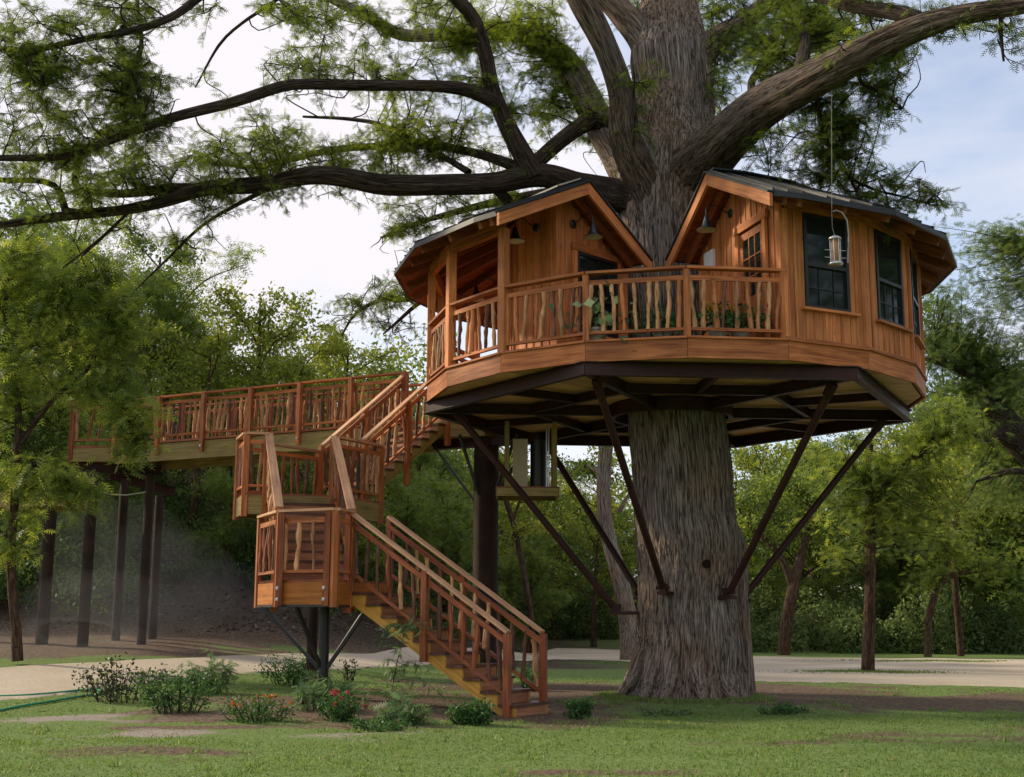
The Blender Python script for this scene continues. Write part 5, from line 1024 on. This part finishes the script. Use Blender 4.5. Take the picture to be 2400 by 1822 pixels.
drawn_tree('crooked_tree', 'thin crooked dark tree bending over at the far edge of the drive', [[(2180, 1536, d3, 9), (2182, 1440, d3, 8), (2196, 1390, d3, 7.5), (2216, 1352, d3, 7), (2263, 1333, d3, 5), (2320, 1330, d3, 3)], [(2214, 1358, d3, 5), (2222, 1300, d3, 4), (2216, 1240, d3, 2)]],
           [(2230, 1260, d3, 110, 60, 2600), (2320, 1290, d3, 90, 50, 2000), (2160, 1330, d3, 70, 40, 1200)], BARK_BG, LEAF_A, 0.14, seed=4, frond=True)
d4 = d3 + 1.5
drawn_tree('red_barked_tree', 'straight reddish trunk behind the thin crooked tree', [[(2258, 1534, d4, 8), (2250, 1440, d4, 8), (2242, 1346, d4, 8), (2240, 1220, d4, 7), (2246, 1100, d4, 5)]], [(2250, 1130, d4, 120, 80, 2800), (2340, 1180, d4, 90, 70, 2200)], BARK_RED, LEAF_B, 0.13, seed=5)
d5 = 36.0
drawn_tree('oak_tree', 'old oak with a thick dark limb reaching in from the edge of the frame', [[(2700, 1660, d5, 60), (2680, 1400, d5, 52), (2620, 1200, d5, 48), (2520, 1110, d5, 44), (2430, 1055, d5, 40), (2370, 1000, d5, 36), (2320, 930, d5, 26), (2290, 875, d5, 18), (2230, 850, d5, 10), (2160, 830, d5, 5)], [(2400, 1030, d5, 26), (2340, 1010, d5 - .5, 18), (2290, 1015, d5 - 1, 10), (2230, 990, d5 - 1.4, 5)], [(2560, 1180, d5, 16), (2440, 1110, d5 - 1, 9), (2370, 1095, d5 - 1.4, 7), (2290, 1120, d5 - 1.6, 3)], [(2620, 1200, d5, 40), (2600, 950, d5, 34), (2500, 720, d5, 22), (2420, 560, d5, 10)]],
           [(2260, 800, d5, 120, 70, 5600), (2350, 720, d5, 120, 90, 6000), (2250, 940, d5, 110, 60, 4200), (2370, 860, d5, 90, 80, 4200), (2330, 1150, d5, 110, 50, 3000), (2240, 680, d5, 80, 60, 3600), (2400, 600, d5, 80, 80, 4000), (2300, 560, d5 + 1, 90, 60, 3600), (2210, 760, d5 + 1, 60, 80, 2600)], BARK_DARK, LEAF_C, 0.12, seed=6, frond=True)
d7 = 47.0
drawn_tree('thin_tree', 'thin dark leaning trunk beside the thick pipe column', [[(1254, 1530, d7, 7), (1248, 1440, d7, 7), (1228, 1330, d7, 7), (1212, 1250, d7, 6), (1190, 1180, d7, 6), (1170, 1120, d7, 4)], [(1204, 1225, d7, 4), (1218, 1180, d7, 3), (1240, 1150, d7, 2)]], [(1220, 1120, d7, 80, 60, 1700), (1280, 1200, d7, 70, 60, 1400), (1160, 1090, d7, 60, 40, 900)], BARK_BG, LEAF_B, 0.13, seed=7)
d8 = 26.5
drawn_tree('young_pecan', 'young pecan tree with drooping leaves in front of the end of the footbridge', [[(46, 1560, d8, 13), (42, 1480, d8, 12), (32, 1380, d8, 11), (30, 1280, d8, 10), (38, 1160, d8, 10), (44, 1040, d8, 9), (40, 940, d8, 8), (20, 820, d8, 7), (10, 700, d8, 6), (30, 580, d8, 4)], [(42, 1060, d8, 7), (90, 990, d8, 6.5), (140, 930, d8, 6), (200, 880, d8, 5), (240, 800, d8, 3.5), (260, 720, d8, 2)], [(140, 930, d8, 4), (230, 930, d8 - .3, 3), (290, 960, d8 - .6, 2), (310, 1020, d8 - .7, 1.5)], [(38, 1160, d8, 4), (110, 1130, d8 - .3, 3), (180, 1140, d8 - .5, 2)], [(20, 820, d8, 4), (90, 740, d8, 3.5), (160, 690, d8, 3), (230, 640, d8, 2)], [(30, 1280, d8, 4), (-60, 1200, d8, 3), (-150, 1150, d8, 2)]],
           [(60, 680, d8, 130, 70, 3000), (170, 700, d8, 110, 70, 2600), (270, 720, d8, 80, 60, 1500), (60, 820, d8, 120, 80, 2600), (190, 820, d8, 120, 70, 2800), (290, 830, d8, 50, 70, 1000), (270, 900, d8, 70, 50, 1200), (300, 960, d8 - .6, 55, 55, 1300), (315, 1040, d8 - .7, 45, 50, 900), (330, 1080, d8 - .7, 30, 25, 350), (60, 950, d8, 100, 60, 1200), (60, 1110, d8 - .3, 110, 50, 1800), (170, 1130, d8 - .5, 80, 50, 1500), (200, 1190, d8 - .5, 40, 30, 500), (40, 1200, d8, 90, 60, 1200), (30, 1290, d8, 50, 40, 600), (60, 590, d8, 130, 60, 1700), (170, 600, d8, 120, 50, 1300), (300, 640, d8, 70, 50, 700), (-60, 1000, d8, 60, 200, 1500)], BARK_RED, LEAF_A, 0.13, seed=8, droop=0.7, frond=True)
# dense leafy undergrowth and the wall of leaves along the wood
def undergrowth(name, label, spots, mat, leaf, seed, per=900):
    g = np.random.default_rng(seed); Cs, Ti = [], []
    for (x, y, rx, rz) in spots:
        z = float(ter(x, y)); n = int(per * rx * rz); d = unit(g.normal(size=(n, 3))); d[:, 2] = np.abs(d[:, 2]); r = g.uniform(.55, 1.05, n) ** .6
        lump = 1 + .25 * np.sin(d[:, 0] * 5 + x) * np.cos(d[:, 1] * 4 + y) + .15 * np.sin(d[:, 2] * 9 + x * 3)
        Cs.append(np.array([x, y, z]) + d * (r * lump)[:, None] * np.array([rx, rx * .8, rz])); Ti.append(np.clip(g.uniform(.2, .6) + g.normal(0, .2, n), 0, 1))
    Cs = np.vstack(Cs); v, f = diamonds(Cs, leaf * g.uniform(.6, 1.3, len(Cs)), g, .45, .2); tag(ob(name, mesh_np(name, v, f, mat, False, np.concatenate(Ti))), label, kind='stuff')
g = np.random.default_rng(3); sp = []
for i in range(85):
    c = g.uniform(1560, 2700); Y = g.uniform(51.8, 57); sp.append((xat(c, Y), Y, g.uniform(0.6, 1.6), g.uniform(0.5, 1.0) * g.uniform(0.8, 3.4)))
for i in range(26):
    c = g.uniform(1000, 1500); Y = g.uniform(60, 68); sp.append((xat(c, Y), Y, g.uniform(1.2, 2.2), g.uniform(1.4, 3.6)))
undergrowth('undergrowth', 'grey green undergrowth filling the edge of the wood beyond the drive', sp, LEAF_U, 0.17, 4, 620)
sp = []
for i in range(46):
    c = g.uniform(-250, 1150); Y = g.uniform(38, 46); sp.append((xat(c, Y), Y, g.uniform(.7, 1.5), g.uniform(.5, 1.6)))
for i in range(60):
    c = g.uniform(200, 1000); Y = g.uniform(37, 44); sp.append((xat(c, Y), Y, g.uniform(.5, 1.2), g.uniform(.4, 1.3)))
for i in range(36):
    c = g.uniform(-250, 330); Y = g.uniform(34.5, 40); sp.append((xat(c, Y), Y, g.uniform(.7, 1.6), g.uniform(.7, 2.2)))
undergrowth('slope_undergrowth', 'dark low undergrowth scattered over the shaded slope', sp, LEAF_C, 0.13, 5, 520)
sp = [(xat(c, Y), Y, r, h_) for c, Y, r, h_ in [(x, 75 + (i * 37) % 14, 4.5, 7.5) for i, x in enumerate(range(950, 3000, 70))]] + [(xat(c, 64 + (i * 29) % 9), 64 + (i * 29) % 9, 4.0, 5.0) for i, c in enumerate(range(-500, 1050, 80))]
undergrowth('far_woods', 'far mass of green woodland behind the nearer trees', sp, LEAF_A, 0.34, 6, 110)

# ------------------------------------------------------------------ grass
g = np.random.default_rng(77)
def grass_points(n, x0, x1, y0, y1):
    x = g.uniform(x0, x1, n); y = y0 + (y1 - y0) * g.random(n) ** 1.35; so_ = soil_at(x, y); gr_ = gravel_at(x, y)
    patch = 0.5 + 0.5 * np.sin(x * 1.7 + 2.1 * np.sin(y * 0.9)) * np.sin(y * 2.1 + 1.3 * np.sin(x * 1.1)); keep = g.random(n) < np.clip(1.05 - 1.15 * so_ - 1.4 * gr_, 0.02, 1) * (0.45 + 0.55 * patch)
    keep &= ~in_road(x, y) & (np.hypot(x - CX, y - CY) > 1.25); return x[keep], y[keep], patch[keep]
GPX, GPY, GPT = [], [], []
for a in ((150000, -9, 9, 10.5, 20), (60000, -9, 12, 19, 30)):
    x, y, p = grass_points(*a); m = np.abs(x) < y * 0.43 + 0.5; GPX.append(x[m]); GPY.append(y[m]); GPT.append(p[m])
# islands in the drive and the far verge
for (c, row, rx, ry, n) in ((2040, 1570, 1.6, 0.7, 2500), (2185, 1543, 2.2, 0.8, 2500), (1488, 1552, 2.0, 0.7, 1500)):
    p = ong(c, row); a_ = g.normal(size=(n, 2)); GPX.append(p.x + a_[:, 0] * rx * .5); GPY.append(p.y + a_[:, 1] * ry * .5); GPT.append(np.full(n, .6))
for i in range(420):
    x, y = g.uniform(-8, 9), 11 + 14 * g.random() ** 1.3
    if abs(x) > y * .42 or gravel_at(x, y) > .4 or soil_at(x, y) > .75: continue
    m_ = g.integers(10, 34); GPX.append(x + g.normal(0, .05, m_)); GPY.append(y + g.normal(0, .05, m_)); GPT.append(np.full(m_, g.uniform(1.4, 3.4)))
for i in range(260):
    a_ = g.uniform(-2.4, 1.9); r_ = g.uniform(1.16, 1.5); m_ = g.integers(8, 26); GPX.append(CX + .1 + math.sin(a_) * r_ + g.normal(0, .05, m_)); GPY.append(CY - math.cos(a_) * r_ + g.normal(0, .05, m_)); GPT.append(np.full(m_, g.uniform(1.2, 3.2)))
gx_, gy2, gt = np.concatenate(GPX), np.concatenate(GPY), np.concatenate(GPT); n = len(gx_); gz_ = ter(gx_, gy2) + np.where(in_road(gx_, gy2), .03, 0)
hgt = g.uniform(.012, .034, n) * (0.7 + .6 * gt); wd = g.uniform(.006, .012, n) * (1 + np.clip(gy2 - 14, 0, 20) * .06); az = g.uniform(0, 6.28, n); lean_ = g.normal(0, .45, (n, 2)) * hgt[:, None]
B_ = np.stack([gx_, gy2, gz_ - .005], -1); W_ = np.stack([np.cos(az) * wd, np.sin(az) * wd, np.zeros(n)], -1)
Tp = B_ + np.stack([lean_[:, 0], lean_[:, 1], hgt], -1)
v = np.stack([B_ - W_, B_ + W_, Tp], 1).reshape(-1, 3)
tag(ob('grass', mesh_np('grass', v, np.arange(3 * n).reshape(-1, 3), GRASS, False, np.clip(.25 + .4 * np.minimum(gt, 1) + g.normal(0, .2, n), 0, 1))), 'short green lawn grass in front of the stairs', kind='stuff')
# fallen leaves, twigs and chips on bare ground
n = 5000; x = g.uniform(-9, 11, n); y = g.uniform(11, 34, n); keep = (g.random(n) < .25 + .75 * soil_at(x, y)) & (~in_road(x, y) | (g.random(n) < .12)); x, y = x[keep], y[keep]; Cc = np.stack([x, y, ter(x, y) + np.where(in_road(x, y), .04, .012)], -1)
v, f = diamonds(Cc, g.uniform(.025, .07, len(x)), g, .5, 0, .92); LITTER = leaf('fallen_leaf', [(0, (.05, .03, .02)), (.6, (.16, .10, .06)), (1, (.34, .27, .19))], .1)
tag(ob('fallen_leaves', mesh_np('fallen_leaves', v, f, LITTER, False, g.random(len(x)))), 'small fallen leaves scattered over soil and drive', kind='stuff')

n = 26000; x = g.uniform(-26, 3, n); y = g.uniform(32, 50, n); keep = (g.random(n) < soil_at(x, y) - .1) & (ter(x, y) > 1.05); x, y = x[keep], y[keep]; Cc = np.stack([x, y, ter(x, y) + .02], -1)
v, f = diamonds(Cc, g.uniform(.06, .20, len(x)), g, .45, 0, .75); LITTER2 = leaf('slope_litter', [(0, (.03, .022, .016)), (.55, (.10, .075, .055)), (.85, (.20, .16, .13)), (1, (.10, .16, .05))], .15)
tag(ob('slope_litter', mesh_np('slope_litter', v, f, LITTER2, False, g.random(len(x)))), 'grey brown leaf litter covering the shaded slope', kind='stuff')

# ------------------------------------------------------------------ garden plants
def shrub(name, label, col, row, wpx, hpx, mat, leaf=.06, n=900, stems=14, cat='shrub', aspect=.5, droop=.2, bloom=None, nbloom=0, spread=.10, upright=.5, seed=0, frondy=False, group=None, stemmat=None, bloomsize=.05):
    g = np.random.default_rng(seed + 900); p = ong(col, row); t = thing(name, label, cat, (p.x, p.y, p.z), group); Yd = p.y; W = wpx * Yd / F * .5; Hh = hpx * Yd / F
    tb = Tubes(); pts = []; base = np.array([p.x, p.y, float(ter(p.x, p.y)) - .03])
    for i in range(stems):
        az = g.uniform(0, 6.28); r = W * math.sqrt(g.random()) * .95; hh = Hh * g.uniform(.55, 1.02) * (1 - .35 * (r / W) ** 2)
        b0 = base + np.array([math.cos(az), math.sin(az), 0]) * r * (1 - upright) ; tip = base + np.array([math.cos(az) * r, math.sin(az) * r * .8, hh])
        P = tb.add([b0, (b0 + tip) / 2 + g.normal(0, .03, 3) + np.array([0, 0, .12 * hh]), tip], [.009, .006, .003], 4, .06); pts.append(P)
    ob('stem', mesh_np('stem', np.vstack(tb.v) - base, np.vstack(tb.f), stemmat or BARK_BG, True, None, np.vstack(tb.c)), t, Matrix.Translation(base))
    if frondy:
        C_, D_, L_ = [], [], []
        for P in pts:
            for k in range(max(2, n // stems)): j = g.integers(len(P) // 3, len(P)); C_.append(P[j]); D_.append(g.normal(size=3) * np.array([1, 1, .4]) + np.array([0, 0, -.1 - droop])); L_.append(g.uniform(.6, 1.2) * leaf)
        C_, D_, L_ = np.array(C_), np.array(D_), np.array(L_); v, f, nl = fronds(C_, D_, L_, g, 13, .26); tint = np.repeat(np.clip(g.normal(.5, .2, len(C_)), 0, 1), nl)
    else:
        A_ = np.vstack([P[len(P) // 4:] for P in pts]); C_ = A_[g.integers(0, len(A_), n)] + g.normal(0, spread, (n, 3)) * np.array([1, 1, .7]) * W * 2; C_[:, 2] = np.maximum(C_[:, 2], base[2] + .04); v, f = diamonds(C_, leaf * g.uniform(.6, 1.3, n), g, aspect, droop, .25); tint = np.clip(g.normal(.45, .22, n), 0, 1)
    ob('foliage', mesh_np('foliage', v - base, f, mat, False, tint), t, Matrix.Translation(base))
    for i in range(nbloom):
        P = pts[g.integers(len(pts))]; q = P[-1] + g.normal(0, .04, 3) + np.array([0, 0, .015]); c = q + g.normal(0, .3, (16, 3)) * bloomsize; v, f = diamonds(c, np.full(16, bloomsize * .8), g, .8, 0, .3)
        ob('flower', mesh_np('flower', v - q, f, bloom, False, g.random(16)), t, Matrix.Translation(q))
    return t
shrub('garden_shrub', 'dull dark-leaved shrub with upright stems beside the garden hose', 290, 1652, 210, 118, LEAF_D, .075, 900, 20, droop=.5, upright=.45, spread=.05, seed=1)
shrub('garden_shrub', 'low bushy green shrub between the dark-leaved shrub and the orange flowers', 425, 1678, 200, 110, LEAF_G, .06, 1700, 20, spread=.07, seed=2)
shrub('feathery_plant', 'pale feathery plant rising behind the low bushy green shrub', 490, 1632, 130, 105, LEAF_F, .22, 300, 16, cat='plant', frondy=True, seed=3)
shrub('orange_flowers', 'low plant covered in orange flowers at the front of the bed', 610, 1696, 190, 70, LEAF_G, .05, 1300, 22, cat='flowers', bloom=ORANGE, nbloom=13, spread=.06, seed=4, bloomsize=.04)
shrub('grey_green_bush', 'grey green feathery bush between the orange and the pink flowers', 745, 1668, 150, 92, LEAF_F, .16, 420, 22, cat='bush', frondy=True, seed=5)
shrub('pink_flowers', 'low plant with pink red flowers left of the tall feathery sapling', 812, 1692, 150, 66, LEAF_G, .055, 1200, 20, cat='flowers', bloom=PINK, nbloom=10, spread=.06, seed=6, bloomsize=.042)
shrub('fern_plant', 'arching fern-like plant at the foot of the tall feathery sapling', 948, 1700, 120, 75, LEAF_F, .26, 150, 14, cat='plant', frondy=True, seed=7)
shrub('low_plant', 'very low leafy plant in front of the arching fern', 905, 1712, 170, 26, LEAF_G, .05, 700, 18, cat='plant', spread=.05, seed=17)
shrub('garden_bush', 'dense dark green bush tucked against the bottom step', 1112, 1700, 105, 62, LEAF_G, .06, 1500, 18, cat='bush', spread=.08, seed=8, bloom=PINK, nbloom=1)
shrub('column_bush', 'rounded green bush around the black column under the lower landing', 700, 1612, 180, 88, LEAF_G, .06, 2300, 24, cat='bush', spread=.07, seed=9)
shrub('fern_plant', 'bright green fern in front of the black column', 775, 1640, 110, 70, LEAF_F, .26, 150, 14, cat='plant', frondy=True, seed=10)
shrub('lawn_shrub', 'small dark shrub on bare soil between the stairs and the big trunk', 1360, 1684, 78, 62, LEAF_G, .06, 900, 16, spread=.08, seed=11)
shrub('lawn_shrub', 'green shrub behind the handrails at the foot of the stairs', 1245, 1620, 70, 72, LEAF_G, .06, 800, 14, spread=.08, seed=12)
shrub('trunk_weeds', 'grassy weeds against the foot of the big trunk', 1560, 1672, 170, 22, LEAF_F, .07, 500, 22, cat='weeds', spread=.05, seed=13, aspect=.2)
shrub('trunk_weeds', 'dark green weeds beside the far edge of the trunk base', 1830, 1668, 160, 24, LEAF_G, .06, 500, 18, cat='weeds', spread=.05, seed=14)
shrub('column_bush', 'drooping reddish sprig right behind the black column', 826, 1600, 70, 60, LEAF_D, .07, 160, 8, cat='bush', spread=.06, seed=15, droop=.7)
# tall feathery sapling tied to a stake
p = ong(925, 1672); sap = thing('feathery_sapling', 'tall feathery sapling tied to a cane in front of the stairs', 'sapling', (p.x, p.y, p.z)); base = np.array(p); tb = Tubes(); g = np.random.default_rng(31)
S0 = np.array(at(935, 1560, p.y)); S1 = np.array(at(960, 1455, p.y)); Pm = tb.add([base - [0, 0, .05], np.array(at(925, 1620, p.y)), S0, S1], [.012, .010, .008, .004], 5, .06); C_, D_, L_ = [], [], []
for i in range(24):
    j = int(len(Pm) * g.uniform(.18, 1)) - 1; d = unit(g.normal(size=3) * np.array([1, .8, .25]) + np.array([0, 0, .3])); l_ = g.uniform(.28, .62) * (1.25 - j / len(Pm) * .55); Q = tb.add([Pm[j], Pm[j] + d * l_ * .55 + [0, 0, .05], Pm[j] + d * l_ + [0, 0, -.18 * l_]], [.004, .003, .002], 3, .05)
    for q in range(12): k = g.integers(1, len(Q)); C_.append(Q[k]); D_.append(g.normal(size=3) * np.array([1, 1, .4]) + np.array([0, 0, -.55])); L_.append(g.uniform(.10, .19))
v, f, nl = fronds(np.array(C_), np.array(D_), np.array(L_), g, 15, .17)
ob('stem', mesh_np('stem', np.vstack(tb.v) - base, np.vstack(tb.f), BARK_BG, True, None, np.vstack(tb.c)), sap, Matrix.Translation(base)); ob('foliage', mesh_np('foliage', v - base, f, LEAF_F, False, np.repeat(np.clip(g.normal(.5, .2, len(C_)), 0, 1), nl)), sap, Matrix.Translation(base))
pipe('cane', Vector(base) + Vector((.03, 0, -.05)), Vector(at(926, 1595, p.y)), .010, CEDAR_TOP, sap, 6)
# garden hose
hp_ = [(-60, 1648), (60, 1643), (140, 1636), (200, 1629), (232, 1628), (246, 1634), (232, 1639), (190, 1645), (120, 1658), (60, 1668), (0, 1681), (-60, 1700)]
H3, _ = resample([np.array(ong(*q)) + [0, 0, .025] for q in hp_], [1] * len(hp_), .06); m = MB(); m.tube([tuple(q) for q in H3], .018, 8); tag(m.build('garden_hose', HOSE, None), 'green garden hose doubled back across the grass', 'hose')
# bird feeder on its wire
bf = thing('bird_feeder', 'tube bird feeder hanging on a wire before the large window', 'bird feeder', at(1955, 625, 17.7)); fx = Vector(at(1955, 580, 17.7)); zt_, zb_ = at(1955, 553, 17.7).z, at(1955, 612, 17.7).z
def lz_(prof, nm, mat, par=bf): m = MB(); m.lathe(prof, (fx.x, fx.y, 0), 20); return m.build(nm, mat, par, smooth=True)
lz_([(0, zb_ + .02), (.047, zb_ + .02), (.047, zt_), (0, zt_)], 'seed', SEED); lz_([(.085, zb_ + .01), (.085, zt_)], 'tube', GALV) if False else None
lz_([(0, zt_ + .05), (.03, zt_ + .045), (.088, zt_ + .005), (.092, zt_ - .015), (0, zt_ - .016)], 'lid', GALV); lz_([(0, zb_ - .02), (.098, zb_ - .02), (.102, zb_), (.085, zb_ + .02), (0, zb_ + .02)], 'base', GALV)
for a_ in range(6): q = Vector((math.cos(a_ * 1.047) * .072, math.sin(a_ * 1.047) * .072, 0)); pipe('bar', Vector((fx.x, fx.y, zb_)) + q, Vector((fx.x, fx.y, zt_)) + q, .006, GALV, bf, 6)
for a_, dz in ((0.2, .09), (3.3, .09), (0.2, .2), (3.3, .2)): q = Vector((math.cos(a_), math.sin(a_), 0)); pipe('perch', Vector((fx.x, fx.y, zb_ + dz)) + q * .05, Vector((fx.x, fx.y, zb_ + dz)) + q * .16, .006, GALV, bf, 6)
wt = Vector(at(1943, 208, 17.75)); m = MB(); m.tube([Vector((fx.x, fx.y, zt_ + .05)), Vector((fx.x - .03, fx.y, zt_ + .16)), wt.lerp(Vector((fx.x - .03, fx.y, zt_ + .3)), .96), wt], .0035, 5); m.build('wire', DULL, bf)
hk = [at(1949, 490, 17.7), at(1956, 487, 17.7), at(1970, 492, 17.7), at(1982, 510, 17.7), at(1986, 545, 17.7), at(1985, 610, 17.7)]; m = MB(); m.tube(hk, .011, 8); m.build('hook_rod', DULL, bf)
# potted plants on the deck
def potted(label, k, r, mat, leaf_, n, hgt, seed, nm='potted_plant', bloom=None, nb=0, spread=.16):
    g = np.random.default_rng(seed); q = C(k, r, ZD); t = thing(nm, label, 'plant', q, 'potted plants on the deck'); m = MB(); m.lathe([(0, ZD), (.11, ZD), (.15, ZD + .22), (.165, ZD + .23), (.165, ZD + .26), (.14, ZD + .26), (.13, ZD + .22), (0, ZD + .21)], (q.x, q.y, 0), 18); m.build('pot', POT, t)
    base = np.array([q.x, q.y, ZD + .25]); c = base + g.normal(0, 1, (n, 3)) * np.array([spread, spread, hgt * .33]) + np.array([0, 0, hgt * .45]); v, f = diamonds(c, leaf_ * g.uniform(.6, 1.3, n), g, .75, .5); ob('foliage', mesh_np('foliage', v - base, f, mat, False, np.clip(g.normal(.5, .25, n), 0, 1)), t, Matrix.Translation(base))
    tb = Tubes()
    for i in range(7): a_ = base + g.normal(0, .03, 3) * [1, 1, 0]; tb.add([a_ - [0, 0, .05], a_ + g.normal(0, .06, 3) + [0, 0, hgt * .4], a_ + g.normal(0, .12, 3) + [0, 0, hgt * .8]], [.006, .005, .003], 4, .1)
    ob('stem', mesh_np('stem', np.vstack(tb.v) - base, np.vstack(tb.f), BARK_BG, True, None, np.vstack(tb.c)), t, Matrix.Translation(base))
    for i in range(nb): c = base + g.normal(0, 1, 3) * [spread, spread, .05] + [0, 0, hgt]; v, f = diamonds(c + g.normal(0, .02, (12, 3)), np.full(12, .04), g, .8); ob('flower', mesh_np('flower', v - c, f, bloom, False, g.random(12)), t, Matrix.Translation(c))
potted('pale green ivy plant climbing the deck railing by its second post', 3.05, 4.12, IVY, .15, 90, .62, 1, 'ivy_plant', spread=.26)
potted('low leafy green potted plant at the foot of the trunk on the deck', 3.75, 3.6, LEAF_G, .09, 420, .35, 2, spread=.24)
potted('leafy potted plant with small yellow flowers behind the deck railing', 4.35, 4.0, LEAF_G, .08, 380, .32, 3, bloom=YELLOWP, nb=9, spread=.18)
potted('dark green potted plant behind the railing near the glazed door', 4.62, 3.9, LEAF_G, .08, 420, .26, 4, spread=.2)

# ------------------------------------------------------------------ drifting smoke over the foot of the slope and mist beyond the drive
def vapour(name, label, blobs, dens, col=(0.86, 0.88, 0.90)):
    m = MB()
    for (c, rx, ry, rz) in blobs:
        c = Vector(c); prof = [(math.sin(a) * 1.0, -math.cos(a)) for a in [math.pi * i / 14 for i in range(15)]]; k = MB(); k.lathe([(max(r, 1e-4), z) for r, z in prof], (0, 0, 0), 24); m.add([(c.x + p[0] * rx, c.y + p[1] * ry, c.z + p[2] * rz) for p in k.v], k.f)
    mt, t, b, out = new_mat(name); t.nodes.remove(b); pv = N(t, 'ShaderNodeVolumePrincipled'); pv.inputs['Color'].default_value = (*col, 1); pv.inputs['Density'].default_value = dens; pv.inputs['Anisotropy'].default_value = 0.2
    t.links.new(pv.outputs[0], out.inputs['Volume']); o = m.build(name, mt, None); tag(o, label, kind='stuff'); return o
vapour('smoke', 'pale smoke drifting past the columns of the footbridge', [(at(230, 1440, 29.4), 1.9, 1.0, .95), (at(330, 1380, 31.6), 2.6, 1.0, 1.5), (at(120, 1510, 28.0), 2.4, .8, .5), (at(470, 1420, 34.5), 2.6, 1.2, 1.2), (at(270, 1300, 33.6), 2.2, .9, 1.4)], 0.022)
